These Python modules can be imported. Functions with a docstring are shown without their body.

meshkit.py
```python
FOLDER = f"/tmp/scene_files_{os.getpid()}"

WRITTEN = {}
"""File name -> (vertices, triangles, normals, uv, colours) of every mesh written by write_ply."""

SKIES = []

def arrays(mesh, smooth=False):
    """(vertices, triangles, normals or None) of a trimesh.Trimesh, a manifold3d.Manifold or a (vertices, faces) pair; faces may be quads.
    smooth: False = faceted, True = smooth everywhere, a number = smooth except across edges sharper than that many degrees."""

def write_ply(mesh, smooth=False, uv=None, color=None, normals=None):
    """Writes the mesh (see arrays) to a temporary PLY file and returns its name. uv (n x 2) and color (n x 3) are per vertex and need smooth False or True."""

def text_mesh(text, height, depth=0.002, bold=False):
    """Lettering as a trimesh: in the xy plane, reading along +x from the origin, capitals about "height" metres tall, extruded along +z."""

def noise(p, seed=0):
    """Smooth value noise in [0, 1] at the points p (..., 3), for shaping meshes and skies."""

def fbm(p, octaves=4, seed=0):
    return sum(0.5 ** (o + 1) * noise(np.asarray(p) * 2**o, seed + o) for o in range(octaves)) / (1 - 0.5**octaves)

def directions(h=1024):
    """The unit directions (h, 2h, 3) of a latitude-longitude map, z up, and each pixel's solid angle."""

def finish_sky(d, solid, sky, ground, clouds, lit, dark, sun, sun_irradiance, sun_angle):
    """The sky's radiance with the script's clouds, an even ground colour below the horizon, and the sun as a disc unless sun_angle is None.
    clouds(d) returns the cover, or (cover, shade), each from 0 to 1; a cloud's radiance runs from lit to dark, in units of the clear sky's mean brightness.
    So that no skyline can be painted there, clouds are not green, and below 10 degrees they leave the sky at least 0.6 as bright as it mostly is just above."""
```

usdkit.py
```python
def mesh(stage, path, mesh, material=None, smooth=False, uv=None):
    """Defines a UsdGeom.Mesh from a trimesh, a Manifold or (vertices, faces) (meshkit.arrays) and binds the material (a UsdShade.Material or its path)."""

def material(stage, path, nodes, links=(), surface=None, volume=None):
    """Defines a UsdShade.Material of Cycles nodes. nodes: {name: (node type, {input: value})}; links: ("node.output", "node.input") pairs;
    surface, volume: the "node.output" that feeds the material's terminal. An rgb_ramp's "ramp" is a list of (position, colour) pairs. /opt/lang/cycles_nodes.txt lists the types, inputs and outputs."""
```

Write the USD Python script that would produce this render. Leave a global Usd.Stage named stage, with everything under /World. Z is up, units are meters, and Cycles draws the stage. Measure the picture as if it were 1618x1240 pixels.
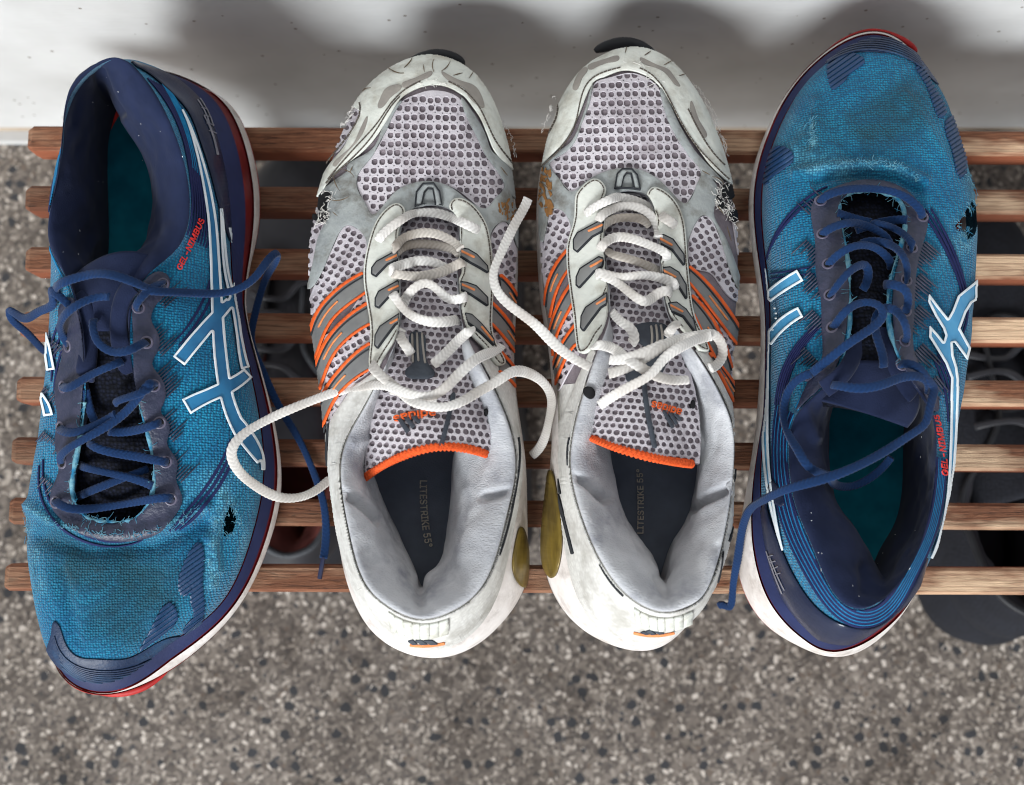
import math, random, numpy as np, trimesh, usdkit, meshkit
from pxr import Usd, UsdGeom, UsdLux, UsdShade, Gf, Sdf
from scipy.interpolate import CubicSpline
from scipy.ndimage import map_coordinates, gaussian_filter, distance_transform_edt
import shapely
from shapely.geometry import Polygon, MultiPolygon, LineString, box as sbox, Point
from shapely import affinity
from shapely.ops import unary_union
import manifold3d as m3

stage = Usd.Stage.CreateInMemory()
UsdGeom.SetStageUpAxis(stage, UsdGeom.Tokens.z); UsdGeom.SetStageMetersPerUnit(stage, 1.0)
UsdGeom.Xform.Define(stage, '/World'); UsdGeom.Scope.Define(stage, '/World/Looks')
rng = np.random.default_rng(7)

# ------------------------------------------------------------------ camera, sky, sun
FPX, TAU, CAMD, RACKH = 1775.0, math.radians(6.9), 0.575, 0.20
CAM = np.array([0.0, 0.0, RACKH + CAMD])
cam = UsdGeom.Camera.Define(stage, '/World/camera')
cam.AddTranslateOp().Set(Gf.Vec3d(*CAM)); cam.AddRotateXOp().Set(math.degrees(TAU))
cam.CreateHorizontalApertureAttr(36.0); cam.CreateFocalLengthAttr(36.0 * FPX / 1618)
cam.CreateFStopAttr(6.6); cam.CreateFocusDistanceAttr(0.525)
cam.CreateClippingRangeAttr(Gf.Vec2f(0.02, 1000.0))
cam.CreateExposureAttr(0.33)

SUN_EL, SUN_AZ = math.radians(29.0), math.radians(199.0)      # from the front left, low and hazy
sd = np.array([math.sin(SUN_AZ) * math.cos(SUN_EL), math.cos(SUN_AZ) * math.cos(SUN_EL), math.sin(SUN_EL)])
sun = UsdLux.DistantLight.Define(stage, '/World/sun')
sun.CreateIntensityAttr(0.80); sun.CreateAngleAttr(19.0); sun.CreateNormalizeAttr(True); sun.CreateColorAttr(Gf.Vec3f(0.90, 0.96, 1.0))
q = trimesh.geometry.align_vectors([0, 0, 1], sd)
sun.AddTransformOp().Set(Gf.Matrix4d(*q.T.ravel().tolist()))
sky = UsdLux.DomeLight.Define(stage, '/World/sky')
sky.GetPrim().SetCustomDataByKey('kind', 'structure'); sun.GetPrim().SetCustomDataByKey('kind', 'structure')
skym = usdkit.material(stage, '/World/Looks/sky_look', {
    's': ('sky_texture', {'sky_type': 'single_scattering', 'sun_disc': False, 'sun_elevation': SUN_EL, 'sun_rotation': SUN_AZ, 'aerosol_density': 2.5}),
    'h': ('hsv', {'saturation': 0.4}),
    'b': ('background_shader', {'strength': 0.105})}, [('s.color', 'h.color'), ('h.color', 'b.color')], surface='b.background')
UsdShade.MaterialBindingAPI.Apply(sky.GetPrim()).Bind(skym)

# ------------------------------------------------------------------ lens geometry used to lay the plan out at real size
def ray(p):
    p = np.asarray(p, float)
    x, y = (p[..., 0] - 809) / FPX, -(p[..., 1] - 620) / FPX
    c, s = math.cos(TAU), math.sin(TAU)
    return np.stack([x, y * c + s, y * s - c], -1)
def at(px, py, zmm):
    """Point zmm millimetres above the slat tops that is seen at photograph pixel (px, py)."""
    d = ray(np.stack(np.broadcast_arrays(np.asarray(px, float), np.asarray(py, float)), -1))
    t = (RACKH + np.asarray(zmm, float) / 1000 - CAM[2]) / d[..., 2]
    return CAM + d * t[..., None]
def proj(P):
    r = np.asarray(P, float) - CAM
    c, s = math.cos(TAU), math.sin(TAU)
    y, dep = r[..., 1] * c + r[..., 2] * s, r[..., 1] * s - r[..., 2] * c
    return np.stack([809 + FPX * r[..., 0] / dep, 620 - FPX * y / dep], -1), dep

# ------------------------------------------------------------------ scene tree helpers
_used = {}
def free(path):
    n = _used.get(path, -1) + 1; _used[path] = n
    return path if n == 0 else f'{path}_{n:03d}'
class Thing:
    def __init__(s, name, label, cat, base=(0, 0, 0), group=None, kind=None):
        s.path = free('/World/' + name); s.base = np.asarray(base, float)
        s.x = UsdGeom.Xform.Define(stage, s.path); s.x.AddTranslateOp().Set(Gf.Vec3d(*s.base.tolist()))
        p = s.x.GetPrim(); p.SetCustomDataByKey('label', label); p.SetCustomDataByKey('category', cat)
        if group: p.SetCustomDataByKey('group', group)
        if kind: p.SetCustomDataByKey('kind', kind)
    def part(s, name, mesh, mat, parent=None, smooth=True, label=None, kind=None, wear=None):
        if isinstance(mesh, trimesh.Trimesh): mesh = (mesh.vertices, mesh.faces)
        v, f = mesh; v = np.asarray(v, float) - s.base
        path = free((parent or s.path) + '/' + name)
        m = usdkit.mesh(stage, path, (v, np.asarray(f)), mat, smooth=smooth)
        if wear is not None: UsdGeom.PrimvarsAPI(m).CreatePrimvar('wear', Sdf.ValueTypeNames.Color3fArray, 'vertex').Set([Gf.Vec3f(*map(float, w)) for w in wear])
        if label: m.GetPrim().SetCustomDataByKey('label', label)
        if kind: m.GetPrim().SetCustomDataByKey('kind', kind)
        return path
def setting(name, mesh, mat, smooth=False, parent=None):
    path = free((parent or '/World') + '/' + name)
    m = usdkit.mesh(stage, path, mesh, mat, smooth=smooth)
    if not parent: m.GetPrim().SetCustomDataByKey('kind', 'structure')
    return path
def cat(meshes):
    vs, fs, n = [], [], 0
    for v, f in meshes:
        v = np.asarray(v); vs.append(v); fs.append(np.asarray(f) + n); n += len(v)
    return np.vstack(vs), np.vstack(fs)

# ------------------------------------------------------------------ materials
def lin(r, g, b):
    c = np.array([r, g, b], float) / 255
    return tuple(np.where(c <= .04045, c / 12.92, ((c + .055) / 1.055) ** 2.4).tolist())
def mat(name, c1, c2=None, scale=60, rough=.8, bump=0., bscale=900, bdist=.0006, spec=.3, detail=3, stretch=(1, 1, 1), ramp=(.35, .65), sheen=0., voro=None, dirt=None, metal=0., sss=0., trans=0.):
    """Two-tone noise colour with an optional fine cell texture (voro = (cells per metre, colour, amount)), dirt and bump."""
    c2 = c2 or c1
    n = {'geo': ('geometry', {}), 'map': ('mapping', {'scale': stretch}),
         'n': ('noise_texture', {'scale': scale, 'detail': detail, 'roughness': .6}),
         'r': ('rgb_ramp', {'ramp': [(0, c1), (ramp[0], c1), (ramp[1], c2), (1, c2)]}),
         'p': ('principled_bsdf', {'roughness': rough, 'specular_ior_level': spec, 'metallic': metal, 'sheen_weight': sheen, 'sheen_roughness': .5, 'transmission_weight': trans})}
    l = [('geo.position', 'map.vector'), ('map.vector', 'n.vector'), ('n.fac', 'r.fac')]
    col = 'r.color'
    if voro:
        n['v'] = ('voronoi_texture', {'scale': voro[0], 'feature': 'f1', 'randomness': voro[3] if len(voro) > 3 else .55}); l.append(('map.vector', 'v.vector'))
        n['vr'] = ('map_range', {'from_min': .15, 'from_max': .62, 'to_min': 0, 'to_max': voro[2], 'clamp': True}); l.append(('v.distance', 'vr.value'))
        n['vm'] = ('mix_color', {'b': voro[1]}); l += [('vr.result', 'vm.fac'), (col, 'vm.a')]; col = 'vm.result'
    if dirt:                                   # (colour, scale, amount, low, high)
        n['dn'] = ('noise_texture', {'scale': dirt[1], 'detail': 5, 'roughness': .65}); l.append(('geo.position', 'dn.vector'))
        n['dr'] = ('map_range', {'from_min': dirt[3], 'from_max': dirt[4], 'to_min': 0, 'to_max': dirt[2], 'clamp': True}); l.append(('dn.fac', 'dr.value'))
        n['dm'] = ('mix_color', {'b': dirt[0]}); l += [('dr.result', 'dm.fac'), (col, 'dm.a')]; col = 'dm.result'
    l.append((col, 'p.base_color'))
    if bump:
        n['bn'] = ('noise_texture', {'scale': bscale, 'detail': 2}); n['b'] = ('bump', {'strength': bump, 'distance': bdist})
        l += [('map.vector', 'bn.vector'), ('v.distance' if voro else 'bn.fac', 'b.height'), ('b.normal', 'p.normal')]
    return usdkit.material(stage, '/World/Looks/' + name, n, l, surface='p.BSDF')

M = {}
M['knit_blue'] = usdkit.material(stage, '/World/Looks/knit_blue', {
    'g': ('geometry', {}), 'n': ('noise_texture', {'scale': 45, 'detail': 4}), 'r': ('rgb_ramp', {'ramp': [(.35, lin(6, 112, 148)), (.65, lin(24, 144, 178))]}),
    'v': ('voronoi_texture', {'scale': 820, 'feature': 'f1', 'randomness': .4}), 'vr': ('map_range', {'from_min': .12, 'from_max': .6, 'to_min': 0, 'to_max': .8, 'clamp': True}),
    'a': ('attribute', {'attribute': 'wear'}), 'sc': ('separate_color', {}),
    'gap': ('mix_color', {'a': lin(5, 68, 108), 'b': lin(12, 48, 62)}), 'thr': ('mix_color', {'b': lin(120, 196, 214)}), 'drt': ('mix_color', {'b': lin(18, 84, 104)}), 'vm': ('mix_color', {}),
    'w': ('math', {'math_type': 'multiply', 'value2': .8}), 'b': ('bump', {'strength': .9, 'distance': .0010}), 'p': ('principled_bsdf', {'roughness': .85, 'specular_ior_level': .2, 'sheen_weight': .15, 'sheen_roughness': .5})},
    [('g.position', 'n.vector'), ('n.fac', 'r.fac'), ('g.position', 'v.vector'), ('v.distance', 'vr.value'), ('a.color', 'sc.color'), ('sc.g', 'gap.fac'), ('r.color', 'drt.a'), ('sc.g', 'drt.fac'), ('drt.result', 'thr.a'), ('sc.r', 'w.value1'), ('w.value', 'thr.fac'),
     ('thr.result', 'vm.a'), ('gap.result', 'vm.b'), ('vr.result', 'vm.fac'), ('vm.result', 'p.base_color'), ('v.distance', 'b.height'), ('b.normal', 'p.normal')], surface='p.BSDF')
M['lining_navy'] = mat('lining_navy', lin(24, 32, 56), lin(30, 38, 64), 80, .95, .35, 1400, spec=.12, sheen=.06)
M['sole_white'] = mat('sole_white', lin(222, 216, 212), lin(196, 188, 182), 60, .7, .3, 300, spec=.3, dirt=(lin(110, 95, 85), 90, .55, .5, .75))
M['sole_navy'] = mat('sole_navy', lin(32, 42, 82), lin(27, 35, 70), 60, .6, .2, 500)
M['sole_red'] = mat('sole_red', lin(176, 36, 32), lin(150, 28, 28), 70, .55, .2, 500)
M['gel_red'] = mat('gel_red', lin(110, 26, 28), lin(84, 20, 24), 50, .35, .1, 300)
M['insole_teal'] = mat('insole_teal', lin(20, 118, 136), lin(12, 98, 116), 60, .95, .4, 1500, spec=.1, sheen=.2)
M['mesh_black'] = mat('mesh_black', lin(26, 30, 46), lin(20, 24, 38), 60, .9, .8, voro=(560, lin(6, 7, 12), .9), bdist=.0008, spec=.15)
M['white_leather'] = mat('white_leather', lin(214, 215, 206), lin(198, 200, 192), 50, .55, .5, 330, spec=.3, dirt=(lin(140, 130, 112), 70, .65, .48, .72))
M['lining_grey'] = mat('lining_grey', lin(190, 191, 193), lin(166, 167, 171), 55, .95, .7, 1300, stretch=(.5, 1.2, 1), spec=.08, sheen=.12, dirt=(lin(112, 114, 124), 42, .75, .52, .72))
M['mesh_under'] = mat('mesh_under', lin(134, 124, 129), lin(112, 103, 108), 160, .9, .5, 1800, spec=.1)
M['insole_dark'] = mat('insole_dark', lin(116, 124, 136), lin(104, 111, 123), 60, .95, .4, 1600, spec=.1)

def wood(name, red, grey, pale):
    return usdkit.material(stage, '/World/Looks/' + name, {
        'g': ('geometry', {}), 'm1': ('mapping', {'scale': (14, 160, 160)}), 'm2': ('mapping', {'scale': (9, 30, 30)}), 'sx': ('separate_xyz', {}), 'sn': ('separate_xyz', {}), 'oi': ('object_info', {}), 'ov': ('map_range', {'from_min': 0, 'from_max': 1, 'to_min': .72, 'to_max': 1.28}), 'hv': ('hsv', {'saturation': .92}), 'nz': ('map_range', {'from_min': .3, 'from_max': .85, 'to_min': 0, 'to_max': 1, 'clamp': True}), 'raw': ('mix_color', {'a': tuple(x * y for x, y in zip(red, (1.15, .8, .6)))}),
        'n1': ('noise_texture', {'scale': 4.0, 'detail': 6, 'roughness': .7, 'distortion': 1.2}), 'n2': ('noise_texture', {'scale': 2.2, 'detail': 3}),
        'w': ('wave_texture', {'bands_direction': 'y', 'scale': 2.2, 'distortion': 9, 'detail': 3, 'detail_scale': 1.2}), 'mw': ('mapping', {'scale': (5, 60, 60)}),
        'r1': ('rgb_ramp', {'ramp': [(0, tuple(x * .22 for x in red)), (.36, tuple(x * .35 for x in red)), (.47, tuple(x * .85 for x in red)), (.58, red), (.75, grey), (1, grey)]}),
        'r2': ('map_range', {'from_min': .44, 'from_max': .6, 'to_min': 0, 'to_max': .9, 'clamp': True}),
        'mx': ('map_range', {'from_min': .02, 'from_max': .22, 'to_min': .22, 'to_max': 1.0, 'clamp': True}), 'mm': ('math', {'math_type': 'multiply'}),
        'mc': ('mix_color', {'b': pale}), 'wm': ('mix_color', {'blend_type': 'multiply', 'fac': .75}), 'wr': ('rgb_ramp', {'ramp': [(0, (.5, .42, .38)), (.5, (1, 1, 1)), (1, (.85, .8, .78))]}),
        'b': ('bump', {'strength': .9, 'distance': .0012}), 'p': ('principled_bsdf', {'roughness': .7, 'specular_ior_level': .3})},
        [('g.position', 'm1.vector'), ('g.position', 'm2.vector'), ('g.position', 'mw.vector'), ('g.position', 'sx.vector'), ('m1.vector', 'n1.vector'), ('m2.vector', 'n2.vector'), ('mw.vector', 'w.vector'),
         ('n1.fac', 'r1.fac'), ('n2.fac', 'r2.value'), ('sx.x', 'mx.value'), ('r2.result', 'mm.value1'), ('mx.result', 'mm.value2'), ('mm.value', 'mc.fac'), ('r1.color', 'mc.a'),
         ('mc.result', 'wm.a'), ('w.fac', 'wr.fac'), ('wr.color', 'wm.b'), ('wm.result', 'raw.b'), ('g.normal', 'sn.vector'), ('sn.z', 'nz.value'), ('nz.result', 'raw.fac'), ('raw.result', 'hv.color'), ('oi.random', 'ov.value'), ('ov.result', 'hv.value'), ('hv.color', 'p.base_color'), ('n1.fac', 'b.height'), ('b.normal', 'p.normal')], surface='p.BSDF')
M['wood'] = wood('wood_slat', lin(122, 74, 44), lin(144, 104, 74), lin(212, 180, 144))

M['terrazzo'] = usdkit.material(stage, '/World/Looks/terrazzo', {
    'g': ('geometry', {}),
    'nv': ('noise_texture', {'scale': 140, 'detail': 2}), 'nm': ('vector_math', {'math_type': 'multiply_add', 'vector2': (.006, .006, .006)}),
    'v1': ('voronoi_texture', {'scale': 235, 'randomness': 1}), 'v2': ('voronoi_texture', {'scale': 105, 'randomness': 1}), 'v3': ('voronoi_texture', {'scale': 420, 'randomness': 1}),
    's1': ('separate_color', {}), 's2': ('separate_color', {}), 's3': ('separate_color', {}),
    'base': ('rgb_ramp', {'interpolate': False, 'ramp': [(0, lin(86, 80, 75)), (.3, lin(102, 95, 89)), (.55, lin(114, 107, 100)), (.72, lin(74, 68, 64)), (.86, lin(144, 137, 129)), (.95, lin(70, 66, 64))]}),
    'chip': ('rgb_ramp', {'interpolate': False, 'ramp': [(0, lin(150, 143, 135)), (.35, lin(120, 113, 106)), (.6, lin(176, 169, 161)), (.8, lin(92, 82, 74)), (.93, lin(58, 58, 60))]}),
    'cm': ('math', {'math_type': 'less_than', 'value2': .40}), 'cg': ('math', {'math_type': 'greater_than', 'value2': .45}), 'cc': ('math', {'math_type': 'multiply'}), 'mx': ('mix_color', {}),
    'dm': ('math', {'math_type': 'less_than', 'value2': .34}), 'dg': ('math', {'math_type': 'greater_than', 'value2': .70}), 'dd': ('math', {'math_type': 'multiply'}), 'mx2': ('mix_color', {'b': lin(46, 47, 50)}),
    'n': ('noise_texture', {'scale': 16, 'detail': 6, 'roughness': .68}), 'nr': ('rgb_ramp', {'ramp': [(.32, (.62, .57, .53)), (.44, (1.02, .98, .94)), (.56, (1.32, 1.29, 1.26)), (.7, (1.62, 1.6, 1.57))]}), 'mul': ('mix_color', {'blend_type': 'multiply', 'fac': .95, 'use_clamp': False}),
    'p': ('principled_bsdf', {'roughness': .55, 'specular_ior_level': .3})},
    [('g.position', 'nv.vector'), ('nv.color', 'nm.vector1'), ('g.position', 'nm.vector3'), ('nm.vector', 'v1.vector'), ('nm.vector', 'v2.vector'), ('nm.vector', 'v3.vector'), ('v1.color', 's1.color'), ('v2.color', 's2.color'), ('v3.color', 's3.color'),
     ('s3.r', 'base.fac'), ('s1.r', 'chip.fac'), ('v1.distance', 'cm.value1'), ('s1.g', 'cg.value1'), ('cm.value', 'cc.value1'), ('cg.value', 'cc.value2'), ('cc.value', 'mx.fac'), ('base.color', 'mx.a'), ('chip.color', 'mx.b'),
     ('v2.distance', 'dm.value1'), ('s2.g', 'dg.value1'), ('dm.value', 'dd.value1'), ('dg.value', 'dd.value2'), ('dd.value', 'mx2.fac'), ('mx.result', 'mx2.a'),
     ('g.position', 'n.vector'), ('n.fac', 'nr.fac'), ('mx2.result', 'mul.a'), ('nr.color', 'mul.b'), ('mul.result', 'p.base_color')], surface='p.BSDF')
M['wall'] = usdkit.material(stage, '/World/Looks/wall_paint', {
    'g': ('geometry', {}), 'n': ('noise_texture', {'scale': 14, 'detail': 5}), 'r': ('rgb_ramp', {'ramp': [(.3, lin(172, 171, 169)), (.7, lin(192, 192, 191))]}),
    'm': ('mapping', {'scale': (30, 30, 220)}), 'n2': ('noise_texture', {'scale': 2.5, 'detail': 4}), 'v': ('voronoi_texture', {'scale': 110, 'randomness': 1}), 'sv': ('separate_color', {}),
    'sp': ('math', {'math_type': 'less_than', 'value2': .11}), 'sg': ('math', {'math_type': 'greater_than', 'value2': .6}), 'sm': ('math', {'math_type': 'multiply'}), 'mx': ('mix_color', {'b': lin(120, 112, 104)}),
    'b': ('bump', {'strength': .15, 'distance': .0012}), 'p': ('principled_bsdf', {'roughness': .75, 'specular_ior_level': .25})},
    [('g.position', 'n.vector'), ('n.fac', 'r.fac'), ('g.position', 'm.vector'), ('m.vector', 'n2.vector'), ('n2.fac', 'b.height'), ('g.position', 'v.vector'), ('v.color', 'sv.color'), ('v.distance', 'sp.value1'), ('sv.r', 'sg.value1'),
     ('sp.value', 'sm.value1'), ('sg.value', 'sm.value2'), ('sm.value', 'mx.fac'), ('r.color', 'mx.a'), ('mx.result', 'p.base_color'), ('b.normal', 'p.normal')], surface='p.BSDF')
M['skirting'] = mat('skirting', lin(150, 132, 112), lin(176, 162, 146), 30, .8, .3, 200, stretch=(.3, 1, 1))

# ------------------------------------------------------------------ floor, wall
def box(lo, hi, bev=0):
    lo, hi = np.asarray(lo, float), np.asarray(hi, float)
    m = trimesh.creation.box(hi - lo); m.apply_translation((lo + hi) / 2)
    return m
WALLY = float(at(20, 222, -RACKH * 1000)[1])
s = 12.0
setting('floor', (np.array([[-s, -s, 0], [s, -s, 0], [s, WALLY + .1, 0], [-s, WALLY + .1, 0]]), np.array([[0, 1, 2], [0, 2, 3]])), M['terrazzo'])
wall = Thing('wall', 'white painted wall with soft shadows rising behind the shoe rack', 'wall', (0, WALLY, 0))
wall.part('plaster', box((-s, WALLY, .0265), (s, WALLY + .1, 2.6)), M['wall'], smooth=False)
wall.part('skirting', box((-s, WALLY + .004, .0085), (s, WALLY + .1, .0245)), M['skirting'], smooth=False, label='brownish dirty strip at the foot of the wall')
wall.part('floor_bead', box((-s, WALLY - .003, 0), (s, WALLY + .1, .008)), M['wall'], smooth=False)

# ------------------------------------------------------------------ rack
rack = Thing('shoe_rack', 'low brown wooden slatted rack that carries the four running shoes', 'shoe rack', (0, .09, 0))
def bar(x0, x1, y0, y1, z0, z1, c=.0016, endc=.003):
    """A wooden bar with eased edges: hull of chamfered sections."""
    sec = np.array([[y0 + c, z0], [y1 - c, z0], [y1, z0 + c], [y1, z1 - c], [y1 - c, z1], [y0 + c, z1], [y0, z1 - c], [y0, z0 + c]])
    mid = np.array([(y0 + y1) / 2, (z0 + z1) / 2])
    pts = []
    for x, k in ((x0, .78), (x0 + endc, 1), (x1 - endc, 1), (x1, .78)):
        s2 = mid + (sec - mid) * k
        pts += [(x, a, b) for a, b in s2]
    return trimesh.convex.convex_hull(np.array(pts))
SL = [217, 312, 409, 512, 615, 711, 807, 912]
SLX = [42, 38, 38, 30, 24, 16, 12, 5]
for i, (py, px) in enumerate(zip(SL, SLX)):
    c = at(px, py, 0); y = float(c[1])
    m = bar(float(c[0]), .42, -.0068, .0068, RACKH - .017, RACKH)
    a = math.radians(-.33 + .12 * math.sin(i * 2.1))
    m.apply_translation((-c[0], 0, 0)); m.apply_transform(trimesh.transformations.rotation_matrix(a, [0, 0, 1])); m.apply_translation((c[0], y, 0))
    rack.part('slat', m, M['wood'], smooth=25)
ya, yb = float(at(0, 912, 0)[1]), float(at(0, 217, 0)[1])
for x in (-.19, .195):
    rack.part('cross_bar', bar(x - .011, x + .011, ya - .004, yb + .002, RACKH - .038, RACKH - .0175, endc=.001), M['wood'], smooth=25)
    for y in (ya + .016, yb - .018):
        rack.part('leg', bar(x - .0105, x + .0105, y - .011, y + .011, 0, RACKH - .0385, endc=.001), M['wood'], smooth=25)

# ------------------------------------------------------------------ surfaces
NX, NY = 1618, 1240
class Surf:
    """A dense grid of points (nu x nv x 3) with normals; closed in u if wrap. vis() maps a photograph pixel to the visible surface point."""
    def __init__(s, G, wrap=True, up=None, sgn=None):
        s.G, s.wrap = G, wrap
        s.normals(sgn)
    def normals(s, sgn=None):
        G = s.G
        du = (np.roll(G, -1, 0) - np.roll(G, 1, 0)) if s.wrap else np.gradient(G, axis=0)
        dv = np.gradient(G, axis=1)
        n = np.cross(du, dv); n /= np.maximum(np.linalg.norm(n, axis=-1, keepdims=True), 1e-12)
        s.sgn = sgn if sgn is not None else (1 if n[..., 2].mean() > 0 else -1)
        s.N = n * s.sgn
    def mesh(s, rows=None, cut=None, capn=None):
        G = s.G if rows is None else s.G[:, rows[0]:rows[1]]
        nu, nv = G.shape[:2]
        i = np.arange(nu if s.wrap else nu - 1); j = np.arange(nv - 1)
        I, J = np.meshgrid(i, j, indexing='ij'); I2 = (I + 1) % nu
        a, b, c, d = I * nv + J, I2 * nv + J, I2 * nv + J + 1, I * nv + J + 1
        f = np.concatenate([np.stack([a, b, c], -1).reshape(-1, 3), np.stack([a, c, d], -1).reshape(-1, 3)])
        if s.sgn < 0: f = f[:, ::-1]
        v = G.reshape(-1, 3)
        if cut is not None:
            p, _ = proj(v)
            shp = shapely.prepared.prep(cut) if hasattr(shapely, 'prepared') else cut
            ins = shapely.contains_xy(cut, p[:, 0], p[:, 1]) & (np.einsum('ij,ij->i', s.N.reshape(-1, 3), CAM - v) > 0)
            f = f[~ins[f].any(1)]
        return v, f
    def zmap(s, pad=0):
        if hasattr(s, '_z'): return s._z
        G, N = s.G, s.N
        if s.wrap: G, N = np.concatenate([G, G[:1]]), np.concatenate([N, N[:1]])
        k = 3
        zoom = lambda A: np.stack([map_coordinates(A[..., c], np.meshgrid(np.linspace(0, A.shape[0] - 1, A.shape[0] * k), np.linspace(0, A.shape[1] - 1, A.shape[1] * k), indexing='ij'), order=1) for c in range(3)], -1).reshape(-1, 3)
        P, Q = zoom(G), zoom(N)
        ok = np.einsum('ij,ij->i', Q, CAM - P) > 0.0
        P, Q = P[ok], Q[ok]
        p, dep = proj(P); ij = np.round(p).astype(int)
        ok = (ij[:, 0] >= -60) & (ij[:, 0] < NX + 60) & (ij[:, 1] >= -60) & (ij[:, 1] < NY + 60)
        ij, dep, Q = ij[ok] + 60, dep[ok], Q[ok]
        o = np.argsort(-dep)                                            # nearest written last
        Z = np.full((NY + 120, NX + 120), np.nan); NN = np.zeros((NY + 120, NX + 120, 3))
        Z[ij[o, 1], ij[o, 0]] = dep[o]; NN[ij[o, 1], ij[o, 0]] = Q[o]
        hit = ~np.isnan(Z)
        x0, x1 = np.nonzero(hit.any(0))[0][[0, -1]]; y0, y1 = np.nonzero(hit.any(1))[0][[0, -1]]
        sl = (slice(max(y0 - 20, 0), y1 + 20), slice(max(x0 - 20, 0), x1 + 20)); Z, NN, hit = Z[sl], NN[sl], hit[sl]
        idx = distance_transform_edt(~hit, return_distances=False, return_indices=True)
        Z, NN = Z[tuple(idx)], NN[tuple(idx)]
        Z = gaussian_filter(Z, 1.0); NN = np.stack([gaussian_filter(NN[..., c], 1.5) for c in range(3)], -1)
        s._z = (Z, NN, hit, sl[1].start - 60, sl[0].start - 60)
        return s._z
    def pt(s, p):
        Z, NN, hit, ox, oy = s.zmap()
        p = np.asarray(p, float); c = [p[..., 1].ravel() - oy, p[..., 0].ravel() - ox]
        dep = map_coordinates(Z, c, order=1, mode='nearest')
        n = np.stack([map_coordinates(NN[..., k], c, order=1, mode='nearest') for k in range(3)], -1)
        n /= np.maximum(np.linalg.norm(n, axis=-1, keepdims=True), 1e-9)
        return CAM + ray(p.reshape(-1, 2)) * dep[:, None], n      # ray() has unit depth
    def mask(s):
        if hasattr(s, '_m'): return s._m
        Z, NN, hit, ox, oy = s.zmap()
        from scipy.ndimage import binary_closing
        h = np.pad(binary_closing(hit, iterations=3), 1).astype(np.int8)
        d = np.diff(h, axis=1); r, a = np.nonzero(d == 1); b = np.nonzero(d == -1)[1]
        s._m = unary_union(shapely.box(a + ox - .5, r + oy - 1.5, b + ox - .5, r + oy - .5)).buffer(1.2).buffer(-2.2)
        return s._m
    def drape(s, shape, off=.0002, th=.0008, seg=5.0, clip=True, crisp=False):
        """A solid patch of thickness th lying off above this surface over the given plan outline."""
        if not hasattr(shape, 'geoms') and not isinstance(shape, Polygon): shape = Polygon(shape)
        shape = shape.buffer(0)
        if clip: shape = shape.intersection(s.mask())
        return drape_on(s.pt, shape, off, th, seg, crisp)
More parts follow.
